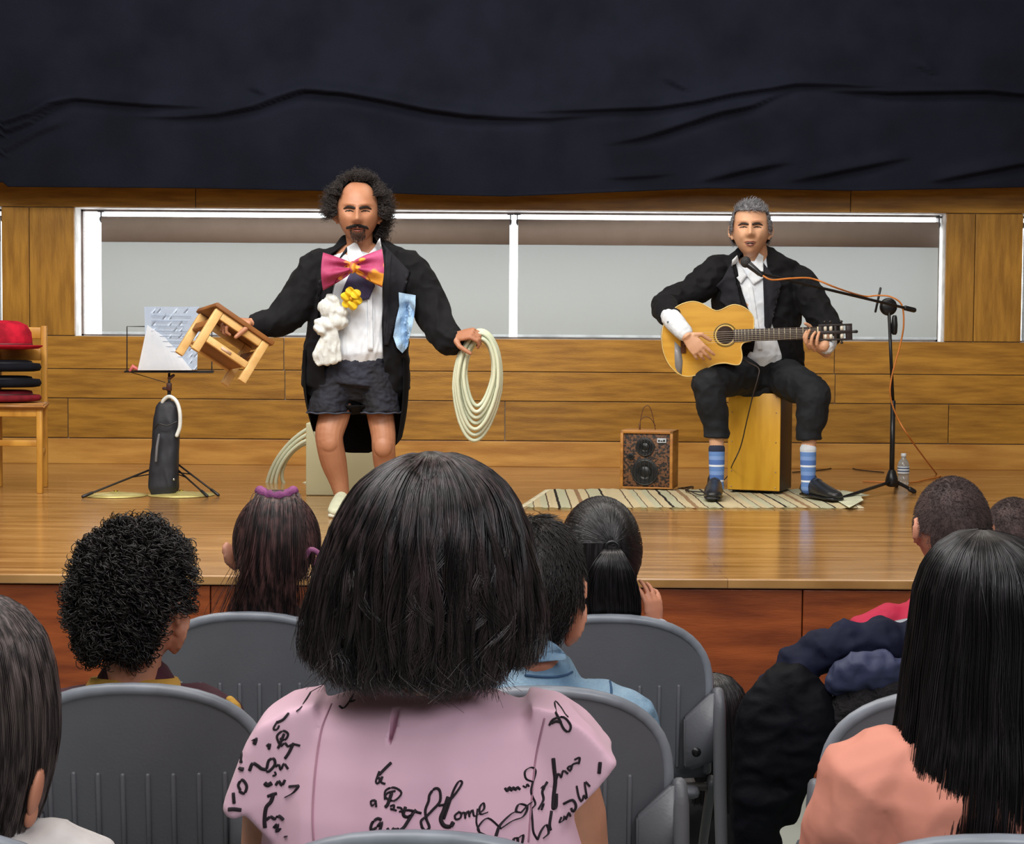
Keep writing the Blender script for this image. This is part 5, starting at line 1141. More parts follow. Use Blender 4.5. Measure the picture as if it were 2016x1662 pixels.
def sitter(label, hx, hy, Yc, w, h, d, skin, top, trous, yaw=0, tilt=0, sh=.17, shz=None, roll_=0, arms=True, topname='shirt', lean=0, floor_sit=False, back=.14, face=False, rise=0, topwr=(.006, 10), ears_px=()):
    """seated child or adult seen from behind. hx, hy: pixel of the skull centre; Yc: plane of the chair back behind them"""
    Yh = Yc + .14 + lean; C = W(hx, hy, Yh); R = frame(yaw, tilt, roll_); sz = .03 if floor_sit else SEATZ
    r = root('person', label, 'person', (C.x, Yh, 0)); k = sh / .17
    shz = shz if shz is not None else C.z - h * .5 - .07 * k; X = C.x; Yb = Yc + back
    b = B(); head(b, C, R, w, h, d, face=True, jaw=.26)
    nk = C + Vector((0, -.01, -h * .32)); nr = w * .28
    tube(b, [nk, nk + Vector((0, -.012, -h * .25)), Vector((X, Yb, shz + .02)), Vector((X, Yb, shz - .02))], [(nr, nr * 1.05), (nr, nr), (nr * 1.1, nr * 1.05), (nr * 1.4, nr * 1.1)], 16, smoothn=2)
    for px, py, dy, es, rt in ears_px:
        c0 = W(px, py, Yh + dy); Re = Matrix.Rotation(rt, 3, 'Y') @ Matrix.Rotation(.5 * (1 if rt > 0 else -1), 3, 'Z'); sg = 1 if rt > 0 else -1
        ell(b, c0, (.006 * es, .018 * es, .032 * es), Re, 14, 10); ell(b, c0 + Vector((-.006 * sg, .004, -.026)) * es, (.009 * es, .012 * es, .016 * es), Re, 12, 8)
        tube(b, [c0 + Re @ Vector((.006 * sg, -math.cos(q) * .020, math.sin(q) * .031)) * es for q in [-1.5 + .35 * i for i in range(10)]], .0045 * es, 8)
        tube(b, [c0, c0 + Vector((-.03 * sg, .01, 0))], [.006, .012], 8)
    hipz = sz + .09 * k
    tube(b, [Vector((X, Yb, shz - .01)), Vector((X, Yb, shz - .07 * k)), Vector((X, Yb, (shz + hipz) / 2)), Vector((X, Yb + .02, hipz)), Vector((X, Yb + .02, hipz - .03))], [(sh * .45, .05 * k), (sh * .80, .075 * k), (sh * .70, .08 * k), (sh * .80, .095 * k), (sh * .7, .08 * k)], 20, ref=(1, 0, 0), smoothn=2)
    lk = .40 * k; knees = []
    for s in (-1, 1):
        kx = X + s * sh * .55; kz = sz + .075 * k; ky = Yb + lk
        fz = max(sz - .42 * k, .05) if not floor_sit else .05; fy = ky + (.04 if not floor_sit else -.2)
        tube(b, [Vector((X + s * sh * .42, Yb + .02, kz)), Vector((kx, ky - .05, kz)), Vector((kx, ky, kz - .02))], [.066 * k, .052 * k, .045 * k], 14, smoothn=2)
        tube(b, [Vector((kx, ky, kz - .02)), Vector((kx, ky + .01, (kz + fz) / 2)), Vector((kx, fy, fz + .03))], [.045 * k, .042 * k, .028 * k], 14, smoothn=2)
        tube(b, [Vector((kx, fy - .01, fz)), Vector((kx, fy + .14 * k, fz - .02))], [.03 * k, .022 * k], 10)
        knees.append((kx, ky, kz, fy, fz))
    for s in (-1, 1):
        if arms is True or arms == s:
            a0 = Vector((X + s * sh * .86, Yb, shz - .045 * k)); el = Vector((X + s * sh * 1.12, Yb + .05, shz - .29 * k)); wr = Vector((X + s * sh * .55, Yb + .27 * k, sz + .15 * k))
            tube(b, [Vector((X + s * sh * .5, Yb, shz - .045 * k)), a0, a0.lerp(el, .5), el, el.lerp(wr, .5), wr], [.034 * k, .042 * k, .038 * k, .033 * k, .028 * k, .021 * k], 12, smoothn=2)
            hand(b, wr, Vector((-s * .25, 1, -.15)), Vector((0, -.1, -1)), Vector((-s, 0, 0)), .82 * k, (.3, .3, .35, .4), .2)
    bo = obj('body', remesh(b, .0055, 3), skin, r)
    e = .010; b = B()
    tube(b, [Vector((X, Yb, shz + .014)), Vector((X, Yb, shz - .002)), Vector((X, Yb, shz - .06 * k)), Vector((X, Yb, (shz + hipz) / 2)), Vector((X, Yb + .02, hipz - .01))], [(sh * .46, .060 * k + e), (sh * .72, .078 * k + e), (sh * .95, .098 * k + e), (sh * .86, .10 * k + e), (sh * .9, .11 * k + e)], 26, ref=(1, 0, 0), smoothn=2)
    for s in (-1, 1):
        if arms is True or arms == s:
            a0 = Vector((X + s * sh * .84, Yb, shz - .05 * k)); el = Vector((X + s * sh * 1.12, Yb + .05, shz - .29 * k)); wr = Vector((X + s * sh * .6, Yb + .24 * k, sz + .16 * k))
            tube(b, [Vector((X + s * sh * .4, Yb, shz - .030 * k)), a0, a0.lerp(el, .5), el, el.lerp(wr, .5), wr], [.047 * k, .062 * k, .052 * k, .047 * k, .040 * k, .034 * k], 14, smoothn=2)
    to = obj(topname, remesh(b, .006, 3, (topwr[0], topwr[1], (1, 1, .8), hash(label) % 17 if 0 else len(label))), top, r)
    b = B(); tube(b, [Vector((X, Yb + .01, hipz + .06)), Vector((X, Yb + .02, hipz)), Vector((X, Yb + .02, hipz - .035))], [(sh * .84, .105 * k), (sh * .9, .11 * k), (sh * .8, .095 * k)], 20, ref=(1, 0, 0))
    for (kx, ky, kz, fy, fz), s in zip(knees, (-1, 1)):
        tube(b, [Vector((X + s * sh * .42, Yb + .02, kz)), Vector((kx, ky - .05, kz)), Vector((kx, ky, kz - .02)), Vector((kx, ky + .012, kz - .06)), Vector((kx, ky + .012, (kz + fz) / 2)), Vector((kx, fy, fz + .06))], [.078 * k, .066 * k, .062 * k, .061 * k, .058 * k, .048 * k], 16, smoothn=2)
    obj('trousers', remesh(b, .007, 2, (.005, 10, (1, 1, 1), 3)), trous, r)
    for kx, ky, kz, fy, fz in knees:
        b = B(); tube(b, [Vector((kx, fy - .03, fz - .005)), Vector((kx, fy + .06 * k, fz - .01)), Vector((kx, fy + .17 * k, fz - .018))], [(.036 * k, .04 * k), (.04 * k, .034 * k), (.034 * k, .022 * k)], 12, ref=(1, 0, 0)); obj('shoe', b, mat('kid_shoe', (70, 72, 80), .6), r)
    return r, C, R, (X, Yb, shz, sz, k), bo, to
KS = mat('skin_child', (214, 148, 118), .5, (200, 132, 104), 9); KS2 = mat('skin_child_tan', (196, 134, 108), .5); DEN = mat('denim_blue', (150, 178, 198), .85, (106, 138, 166), 9, bump=.4, bsc=70)
TR = mat('jeans_dark', (44, 52, 72), .85, bump=.3, bsc=60)
def hairmat(n, c, c2, rough=.33, spec=.6):
    m = mat(n, c, rough, c2, 110, (1, 1, .06), spec=spec, contrast=(.42, .66)); return m
HB = hairmat('hair_black_brown', (70, 56, 58), (15, 11, 13), .3, .8); HK = hairmat('hair_black', (38, 34, 38), (9, 8, 10), .32, .7); HBR = hairmat('hair_dark_brown', (96, 66, 64), (28, 18, 20), .4); HAS = hairmat('hair_ash_brown', (120, 106, 104), (46, 38, 38), .36); HCU = hairmat('hair_curly_dark', (34, 27, 25), (16, 13, 13), .45); HBZ = mat('hair_crew_cut', (78, 60, 58), .75, (50, 37, 36), 25)  # HB: strong pale streaks paint the bob's sheen into its colour

# ---- woman in the pink blouse
def woman():
    Yc = R3; Y = R3 + .14; s = F / Y; m = lambda px: px / s; P = lambda x, y, dy=0: W(x, y, Y + dy)
    pink = mat('blouse_pink', (226, 184, 202), .7, (218, 174, 194), 2.5, bump=.12, bsc=10, sheen=.2)
    r, C, R, (X, Yb, shz, sz, k), bo, _ = sitter('woman with dark chin length bob in a pink blouse printed with black handwriting', 838, 1065, Yc, .155, .225, .19, mat('skin_woman', (206, 146, 116), .5), pink, TR, sh=.205, shz=P(0, 1425).z, topname='undershirt')
    for o in list(r.children):
        if o.name.startswith('undershirt'): bpy.data.objects.remove(o)
    # blouse
    b = B(); cx = 836
    ring = [(1358, 120, .052), (1372, 178, .066), (1392, 236, .082), (1425, 278, .094), (1500, 300, .110), (1580, 318, .122), (1662, 330, .128), (1800, 345, .132), (1960, 350, .14), (2100, 352, .14)]
    tube(b, [P(cx - 2, y, .0) for y, _, _ in ring], [(m(w_), d_) for _, w_, d_ in ring], 40, ref=(1, 0, 0))
    # flared cap sleeves
    for pl in ([(1040, 1386), (1105, 1400), (1168, 1448), (1213, 1506), (1190, 1540), (1172, 1566), (1108, 1640), (1060, 1640), (1040, 1500)], [(620, 1386), (560, 1400), (505, 1432), (478, 1480), (455, 1540), (434, 1598), (452, 1616), (484, 1604), (530, 1662), (600, 1650), (620, 1500)]):
        q = [P(x, y, -.065) for x, y in pl]; prism(b, q, (0, .13, 0))
    me = remesh(b, .005, 9, (.006, 5, (1.4, 1, .5), 5))
    cut = B(); prism(cut, [Vector((P(x, y, -.1).x, Y - .4, P(x, y, -.1).z)) for x, y in ((776, 1352), (786, 1352), (785, 1400), (780, 1435), (769, 1468), (763, 1466), (765, 1430), (771, 1390))], (0, .335, 0))
    me = boolean(me, cut); bl = obj('blouse', me, pink, r); T = bvh(me)
    # seams
    for q in ([(1090, 1428), (1078, 1470), (1066, 1520), (1056, 1600), (1050, 1661)], [(552, 1410), (535, 1450), (524, 1520), (520, 1600), (525, 1661)]):
        b = B(); pts = []
        for p in catmull([Vector((x, y, 0)) for x, y in q], 6):
            w0 = P(p.x, p.y, -.5); hit = T.ray_cast(Vector((w0.x, Y - .5, P(p.x, p.y, -.1).z)), Vector((0, 1, 0)))
            if hit[0]: pts.append(hit[0] - Vector((0, .001, 0)))
        tube(b, pts, .0012, 6); obj('seam', b, mat('seam_pink', (186, 136, 156), .8), bl)
    # handwriting: strokes traced as pen lines, u,v in a 2.459x frame
    INK = mat('ink_black', (30, 18, 28), .8); T2 = bvh(*[o for o in r.children if o.name.startswith(('blouse', 'sleeve_flounce'))])
    def word(name, strokes, wd_=.0013, sc=1.0, ox=0, oy=0):
        b = B(); n = 0
        for st in strokes:
            w_ = wd_; 
            if isinstance(st, tuple): w_, st = st; w_ *= .82
            pts = []
            for p in catmull([Vector((u, v, 0)) for u, v in st], 4):
                px, py = 420 + (ox + p.x * sc) / 2.459, 1360 + (oy + p.y * sc) / 2.459; q = P(px, py, -.10)
                hit = T2.ray_cast(Vector((q.x, Y - .5, q.z)), Vector((0, 1, 0)))
                if hit[0] is not None and (not pts or (hit[0] - pts[-1]).length > .0004): pts.append(hit[0] - Vector((0, .0012, 0)))
            if len(pts) > 1: tube(b, pts, [(w_, .0006)] * len(pts), 6, ref=(1, .0, .5)); n += 1
        if n: obj(name, b, INK, bl, smooth=True)
        else: b.free()
    T_ = .0030
    word('word_home', [(.0020, [(1015, 640), (1010, 610), (1035, 590), (1065, 560), (1100, 520), (1098, 470), (1075, 462), (1050, 490), (1045, 520), (1030, 560), (1035, 600), (1050, 640), (1030, 655), (1012, 635)]),
        (.0032, [(1140, 500), (1120, 560), (1105, 600), (1120, 630), (1150, 635), (1165, 615)]), (.0018, [(1095, 540), (1130, 530), (1170, 490), (1205, 440), (1190, 430), (1165, 470), (1145, 530), (1120, 600)]),
        (.0016, [(1190, 570), (1172, 585), (1178, 602), (1198, 596), (1202, 575), (1188, 568)]), (.0016, [(1202, 580), (1218, 570), (1222, 598)]), (.0016, [(1222, 585), (1236, 565), (1242, 592)]), (.0016, [(1242, 580), (1256, 562), (1264, 590), (1284, 585)]), (.0017, [(1288, 582), (1312, 560), (1308, 535), (1290, 555), (1296, 585), (1330, 578)])])
    word('word_be', [(.0024, [(862, 345), (835, 370), (805, 400)]), [(805, 385), (790, 430), (803, 438), (808, 415), (795, 415)], [(812, 420), (822, 408), (815, 432), (835, 440)]])
    word('word_part', [[(788, 515), (768, 520), (772, 540), (790, 528), (790, 515), (794, 545)], [(835, 510), (838, 470), (880, 455), (915, 480), (880, 515), (838, 500), (850, 480), (885, 470)], (.0026, [(868, 480), (850, 530), (838, 545)]), [(862, 540), (880, 535), (876, 555), (862, 550), (892, 560)], [(895, 545), (915, 550), (918, 568)], (.0026, [(935, 545), (925, 580), (950, 590), (985, 560)]), (.002, [(905, 566), (950, 560), (1010, 575)]), (.0026, [(970, 575), (950, 605), (930, 635), (912, 650)])])
    word('word_rhythm', [(.0022, [(820, 602), (800, 598), (775, 620), (770, 650), (795, 640), (822, 612), (808, 660), (780, 660)]), (.0026, [(800, 680), (840, 668), (860, 690), (850, 715), (835, 712)]), (.002, [(850, 640), (865, 665), (880, 640), (895, 660)]), (.0022, [(900, 640), (890, 690), (905, 668), (915, 690)]), [(918, 690), (925, 672), (935, 692), (945, 675), (955, 695)], (.0016, [(800, 680), (760, 690), (752, 715), (775, 740)])])
    word('ornament_scroll', [(.0026, [(1355, 735), (1372, 680), (1390, 640), (1440, 600), (1470, 590)]), (.0016, [(1395, 660), (1330, 605), (1285, 640), (1290, 665), (1330, 690), (1360, 735)]), (.0022, [(1400, 655), (1450, 630), (1500, 620), (1520, 580), (1480, 560), (1465, 590), (1490, 600)]), (.0014, [(1290, 660), (1275, 620), (1280, 560)]), (.0024, [(1490, 600), (1520, 575), (1545, 560)])])
    word('word_side', [(.0018, [(1550, 470), (1515, 450), (1510, 415), (1540, 402), (1562, 420), (1556, 450), (1545, 480), (1540, 520), (1560, 570), (1545, 590)]), (.0022, [(1575, 600), (1600, 560), (1595, 520), (1620, 480)]), (.0030, [(1650, 365), (1655, 420), (1660, 480), (1650, 560), (1648, 610), (1662, 600), (1664, 540)]), [(1665, 470), (1675, 440), (1690, 460)], [(1690, 455), (1700, 425), (1722, 440)], [(1740, 400), (1720, 410), (1735, 425), (1745, 395), (1770, 385)], [(1755, 370), (1780, 360), (1775, 390)], (.0022, [(1580, 590), (1600, 580), (1590, 605)]), (.0022, [(1590, 505), (1605, 495), (1600, 515)]), (.0022, [(1412, 478), (1425, 495), (1432, 475), (1445, 495), (1450, 478), (1465, 495), (1470, 480), (1485, 495)]), [(1500, 480), (1515, 490), (1520, 475), (1530, 488)]])
    word('word_and', [[(1690, 655), (1680, 680), (1700, 670), (1705, 650), (1715, 668)], [(1715, 660), (1728, 632), (1735, 655)], (.002, [(1700, 590), (1745, 570), (1762, 600), (1748, 628), (1738, 610)]), [(1765, 500), (1775, 550), (1790, 575), (1800, 545)], [(1800, 545), (1815, 560), (1805, 480), (1830, 500)]])
    word('ornament_loop', [(.0018, [(1630, 200), (1650, 170), (1700, 160), (1735, 200), (1725, 232), (1700, 215), (1680, 170), (1660, 130), (1690, 140), (1722, 165)]), (.0022, [(1640, 190), (1665, 180), (1690, 185)])])
    word('word_or', [(.0024, [(1455, 715), (1445, 740), (1470, 738), (1472, 715), (1455, 712)]), (.0022, [(1475, 715), (1500, 705), (1495, 740)]), (.0018, [(1540, 590), (1545, 640), (1550, 700), (1570, 740)]), (.0022, [(1570, 740), (1590, 700), (1615, 680), (1625, 720), (1600, 740)]), (.0026, [(1640, 620), (1630, 680), (1635, 710)])])
    word('left_line', [(.0018, [(285, 135), (320, 110), (345, 100), (370, 112), (395, 90), (420, 95), (450, 75), (480, 70)]), (.0020, [(385, 130), (410, 110), (430, 80), (445, 100), (470, 90)]), (.0020, [(470, 100), (495, 60), (505, 95), (520, 80), (545, 85), (560, 75), (575, 100), (600, 85), (625, 65), (640, 105), (660, 100)]), (.0018, [(585, 125), (610, 130), (640, 95), (650, 70)]), (.0014, [(390, 48), (450, 30), (520, 15), (600, 5)])])
    word('left_be', [(.0022, [(345, 140), (320, 170), (290, 185)]), [(290, 180), (272, 215), (290, 218), (300, 200)]])
    word('left_part', [(.0022, [(240, 300), (255, 290), (250, 315)]), (.0018, [(300, 285), (290, 250), (320, 225), (345, 240), (330, 268), (305, 262)]), (.0022, [(325, 240), (305, 290), (295, 310)]), (.0018, [(310, 300), (330, 285), (345, 300), (370, 290), (403, 297)]), (.0024, [(372, 285), (350, 330), (330, 360)])])
    word('left_rhythm', [(.0022, [(240, 410), (250, 370), (275, 362), (280, 390), (255, 420), (240, 425)]), (.0018, [(285, 400), (300, 390), (310, 415), (325, 385), (345, 410)]), (.0026, [(155, 420), (170, 385), (195, 395), (215, 410), (240, 415)]), [(270, 445), (285, 440), (280, 425)]])
    word('left_city', [(.0034, [(230, 480), (245, 490), (265, 480)]), (.0022, [(285, 490), (300, 470), (315, 490), (330, 465)]), (.0022, [(350, 495), (375, 490), (400, 487), (375, 520), (330, 548)])])
    word('left_tail', [(.0024, [(245, 545), (270, 535), (290, 530)]), (.0030, [(275, 530), (262, 570), (238, 600), (230, 660), (232, 700)]), (.0024, [(240, 660), (260, 645), (280, 655), (300, 640), (325, 655)]), (.0024, [(275, 700), (295, 680), (290, 720), (310, 700)]), (.002, [(330, 735), (345, 730)])])
    word('sleeve_marks', [(.0030, [(165, 275), (185, 265), (178, 292)]), (.0030, [(100, 360), (112, 345), (110, 385)]), (.003, [(100, 410), (125, 415)]), (.0022, [(105, 520), (130, 530), (142, 495), (120, 465), (100, 490), (110, 515)]), (.0026, [(75, 530), (80, 580)]), (.0030, [(50, 610), (80, 608), (115, 612)]), (.0028, [(1880, 380), (1875, 435)])])
    # bob: a shell of strands from the parting
    def pw(y, xl, xr, dep): 
        a = P(xl, y); c = P(xr, y); return (a.z, (a.x + c.x) / 2, C.y - .005, (c.x - a.x) / 2, dep)
    prof = [pw(888, 838, 862, .006), pw(891, 812, 896, .045), pw(900, 784, 925, .065), pw(920, 745, 962, .088), pw(950, 708, 996, .106), pw(985, 682, 1018, .120), pw(1040, 650, 1040, .132), pw(1110, 624, 1058, .140), pw(1200, 600, 1070, .142), pw(1255, 598, 1062, .138), pw(1300, 610, 1044, .128), pw(1330, 640, 1018, .116), pw(1352, 670, 985, .104)]
    zs_ = lambda a: P(0, 1).z
    def endz(a):
        c = math.cos(a); sn = math.sin(a)
        y = 1352 - 30 * abs(c) ** 3 + 8 * math.sin(a * 5)
        if sn > .2: y = 1300
        return P(838, y, -.12).z
    prts = shell_arrays(prof, (math.radians(-255), math.radians(75)), endz, 8500, 26, .00062, 11, ncl=230, cl=.55, jit=.08, lay=(.93, 1.01), wav=.5, wf=30, flip=.006, base=.93, notch=(P(848, 900).x, .014, .012))
    prts += shell_arrays(prof, (math.radians(-150), math.radians(-30)), lambda a: P(838, 1356 + 10 * math.sin(a * 7), -.12).z, 1400, 26, .0006, 13, ncl=50, cl=.4, jit=.2, lay=(.80, .95), wav=1.6, wf=45, flip=.016, base=0)
    obj('hair', merge_arrays(prts), HB, r)
    b = B(); 
woman()

# ---- girl with long straight hair, right edge
def girl_long():
    sal = mat('top_salmon', (224, 150, 130), .75, (212, 138, 118), 4, bump=.2, bsc=16)
    Yc = R3; Y = Yc + .14; s = F / Y; P = lambda x, y, dy=0: W(x, y, Y + dy)
    r, C, R, (X, Yb, shz, sz, k), bo, to = sitter('girl with very long straight black hair in a salmon top, bottom right', 1962, 1210, Yc, .15, .21, .18, KS, sal, TR, sh=.195, shz=P(0, 1445).z)
    def pw(y, xl, xr, dep, dy=0): a = P(xl, y); c = P(xr, y); return (a.z, (a.x + c.x) / 2, C.y + dy, (c.x - a.x) / 2, dep)
    prof = [pw(1043, 1925, 1945, .008), pw(1052, 1885, 1990, .055), pw(1075, 1850, 2045, .080), pw(1110, 1825, 2085, .098), pw(1160, 1808, 2105, .108), pw(1230, 1799, 2125, .112), pw(1320, 1786, 2140, .108), pw(1400, 1776, 2150, .105, -.004), pw(1480, 1760, 2160, .112, -.012), pw(1560, 1745, 2165, .116, -.012), pw(1662, 1722, 2170, .116, -.010), pw(1800, 1710, 2170, .116, -.008)]
    e = lambda a: P(0, 1740 if math.sin(a) < .1 else 1600).z
    prts = shell_arrays(prof, (math.radians(-250), math.radians(70)), e, 5200, 24, .0007, 21, ncl=70, cl=.75, jit=.05, lay=(.94, 1.03), wav=.12, wf=9, base=0)
    prts += shell_arrays(prof, (math.radians(-250), math.radians(70)), lambda a: P(0, 1425).z, 100, 8, .0006, 22, ncl=10, base=.93)
    prts += shell_arrays(prof, (math.radians(-150), math.radians(60)), lambda a: P(0, 1745).z, 2400, 22, .0007, 23, ncl=30, cl=.8, lay=(.90, .99), wav=.1, wf=9, base=0)
    obj('hair', merge_arrays(prts), HK, r)
    return r
girl_long()
# ---- person at the left edge with ash brown hair
def left_person():
    Yc = R3; Y = Yc + .14; P = lambda x, y, dy=0: W(x, y, Y + dy)
    r, C, R, (X, Yb, shz, sz, k), bo, to = sitter('person with straight ash brown hair cut off by the left edge', -48, 1360, Yc, .16, .21, .185, KS, mat('top_white', (220, 214, 212), .8), TR, sh=.16, shz=P(0, 1640).z)
    def pw(y, xl, xr, dep, dy=0): a = P(xl, y); c = P(xr, y); return (a.z, (a.x + c.x) / 2, C.y + dy, (c.x - a.x) / 2, dep)
    prof = [pw(1172, -60, -40, .008), pw(1180, -110, 5, .055), pw(1205, -150, 42, .08), pw(1250, -178, 78, .10), pw(1310, -200, 97, .11), pw(1380, -208, 108, .112), pw(1450, -205, 109, .108), pw(1510, -195, 100, .100), pw(1570, -185, 84, .09), pw(1620, -175, 66, .08), pw(1700, -165, 30, .07)]
    e = lambda a: P(0, 1620 if math.sin(a) < .1 else 1480).z
    prts = shell_arrays(prof, (math.radians(-230), math.radians(50)), e, 5200, 20, .0006, 31, ncl=120, cl=.5, jit=.04, lay=(.95, 1.02), wav=.15, wf=12, base=.95)
    obj('hair', merge_arrays(prts), HAS, r)
    b = B(); c = P(70, 1560, -.03); Re = Matrix.Rotation(.22, 3, 'Y'); ell(b, c, (.008, .018, .034), Re); ell(b, c + Vector((-.008, .004, -.03)), (.009, .014, .018), Re); obj('ear', b, KS, r)
left_person()
# ---- curly boy
def curly():
    Yc = R2; Y = Yc + .14; s = F / Y; P = lambda x, y, dy=0: W(x, y, Y + dy)
    bur = mat('shirt_burgundy', (76, 34, 48), .85, (60, 26, 38), 8, bump=.3, bsc=60); yel = mat('collar_ochre', (206, 160, 72), .85, (190, 144, 58), 14, bump=.3, bsc=80)
    r, C, R, (X, Yb, shz, sz, k), bo, to = sitter('boy with thick curly black hair, ochre collar and burgundy shirt', 268, 1190, Yc, .175, .235, .20, KS, bur, TR, yaw=-.42, tilt=-.05, sh=.165, shz=P(0, 1364).z, ears_px=[(352, 1246, -.01, 1.0, .35)])
    def ok(q):
        x, y, z = q
        if y > .35 and z < .35: return False
        if y > -.05 and z < -.25 : return False
        if x > .55 and z < -.12 and y > -.30: return False
        return z > -.80
    rad = (.098, .108, .128); Cc = C + Vector((-.004, -.004, .012))
    prts = [ball_arrays(Cc, R, rad, ok, 72, .16, 5)] + cap_arrays(Cc, R, rad, ok, 4200, 14, .022, .0015, 41, curl=.0080, cfreq=1.5, flow=(0, -.3, -.6), lie=.45, lump=.16)
    obj('hair', merge_arrays(prts), HCU, r)
    b = B(); tube(b, [Vector((X - .004, Yb - .002, P(0, 1368).z)), Vector((X - .004, Yb - .002, P(0, 1350).z)), Vector((X - .004, Yb, P(0, 1332).z))], [(.098, .085), (.088, .076), (.078, .066)], 30, ref=(1, 0, 0), caps=False); obj('collar', b, yel, r, 'ochre yellow collar')
    b = B(); tube(b, [P(452, 1378, -.04), P(462, 1392, -.045), P(468, 1410, -.04)], [.008, .011, .010], 10); obj('shoulder_trim', b, yel, r)
curly()
# ---- boy in the denim jacket
def denim():
    Yc = R2; Y = Yc + .14; P = lambda x, y, dy=0: W(x, y, Y + dy)
    r, C, R, (X, Yb, shz, sz, k), bo, to = sitter('boy in a pale denim jacket half hidden behind the woman with the bob', 1055, 1150, Yc, .155, .225, .185, KS, DEN, TR, yaw=-.12, sh=.188, shz=P(0, 1352).z, topname='denim_jacket', ears_px=[(1130, 1225, .0, 1.15, .30)])
    def ok(q):
        x, y, z = q
        if y > .35 and z < .35: return False
        if y > -.05 and z < -.2: return False
        if x > .45 and z < -.20 and y > -.35: return False
        return z > -.82
    rad = (.086, .100, .122)
    obj('hair', merge_arrays([ball_arrays(C, R, rad, ok, 64, .05)] + cap_arrays(C, R, rad, ok, 5200, 8, .030, .0008, 51, flow=(.2, -.2, -1), lie=.88, lump=.05)), HCU, r)
    b = B(); cp = [(1010, 1352), (1022, 1318), (1045, 1306), (1080, 1306), (1104, 1322), (1122, 1340), (1126, 1352), (1070, 1356)]
    T = bvh(bo.data, to.data); obj('collar', patch([P(x, y, -.3) for x, y in cp], T, .010, .006, .015, fallback=Y - .07), DEN, r)
    for q in ([(1205, 1352), (1208, 1372), (1206, 1395), (1210, 1412)], [(1035, 1338), (1070, 1341), (1110, 1343), (1150, 1338)]):
        b = B(); pts = []
        for p in catmull([Vector((x, y, 0)) for x, y in q], 4):
            w0 = P(p.x, p.y, -.1); hit = T.ray_cast(Vector((w0.x, Y - .5, w0.z)), Vector((0, 1, 0)))
            if hit[0]: pts.append(hit[0] - Vector((0, .002, 0)))
        if len(pts) > 2: tube(b, pts, .0022, 6); obj('seam', b, mat('seam_denim', (60, 92, 128), .9), to)
denim()
# ---- girl with purple hair tie
def girl_tie():
    Yc = R1; Y = Yc + .14; P = lambda x, y, dy=0: W(x, y, Y + dy)
    r, C, R, (X, Yb, shz, sz, k), bo, to = sitter('girl with brown ponytail held by a purple scrunchie on top of the head', 545, 1075, Yc, .155, .20, .175, KS2, mat('top_black', (26, 24, 28), .8), TR, sh=.15, shz=P(0, 1232).z, ears_px=[(455, 1092, -.01, .95, -.25)])
    def ok(q):
        x, y, z = q
        return not (y > .25 and z < .45) and z > -.75 and not (abs(x) > .75 and z < -.25 and y > -.3)
    rad = (.100, .100, .118); H0 = P(545, 972, -.05)
    prts = [ball_arrays(C + Vector((0, 0, .008)), R, (.097, .098, .114), ok, 56, .02)]
    rg = np.random.default_rng(61); n = 1600; P_ = []
    for _ in range(n):     # strands drawn up to the tie
        while True:
            d_ = rg.normal(size=3); d_ /= np.linalg.norm(d_)
            if ok(d_) and d_[2] < .85: break
        a = Vector(d_); tgt = (H0 - C); tgt = Vector((tgt.x / rad[0], tgt.y / rad[1], tgt.z / rad[2])).normalized(); pts = []
        for i in range(9):
            q = a.lerp(tgt, i / 8).normalized(); pts.append([C.x + q.x * rad[0] * 1.0, C.y + q.y * rad[1], C.z + .008 + q.z * rad[2]])
        P_.append(pts)
    prts.append(strand_arrays(np.array(P_), .0009))
    P_ = []
    for _ in range(2600):  # tail falling over the back of the head
        a = rg.normal(0, .5); c = rg.uniform(0, 1); fl = rg.normal(0, .28); e = rg.normal(0, 14)
        q = [P(545 + a * 14, 965, -.05), P(545 + a * 28, 972 + c * 8, -.098 - c * .02), P(543 + a * 36, 1020, -.125 - c * .025), P(538 + a * 42, 1090, -.135 - c * .03), P(528 + a * 50 + fl * 16, 1150, -.13 - c * .028), P(520 + a * 58 + fl * 30, 1200, -.115 - c * .025), P(515 + a * 64 + fl * 40, 1250 + e, -.10 - c * .02)]
        P_.append([list(v) for v in catmull(q, 2)])
    prts.append(strand_arrays(np.array(P_), .0009)); obj('hair', merge_arrays(prts), HBR, r)
    b = B(); pm = mat('scrunchie_purple', (146, 76, 128), .85, (108, 52, 98), 30, bump=.5, bsc=60); pts = [P(545 + 33 * math.cos(t), 972 - 5 * math.cos(2 * t), -.075 + .035 * math.sin(t)) for t in [i * 2 * math.pi / 28 for i in range(28)]]
    tube(b, pts, [.010 + .003 * math.sin(i * 2.4) for i in range(28)], 10, closed=True); obj('scrunchie', b, pm, r, 'purple scrunchie')
    b = B(); tube(b, catmull([P(600, 1098, -.06), P(612, 1082, -.07), P(628, 1092, -.06), P(622, 1112, -.05)], 4), .006, 10); obj('hair_clip', b, mat('clip_pink', (176, 104, 150), .7), r)
girl_tie()
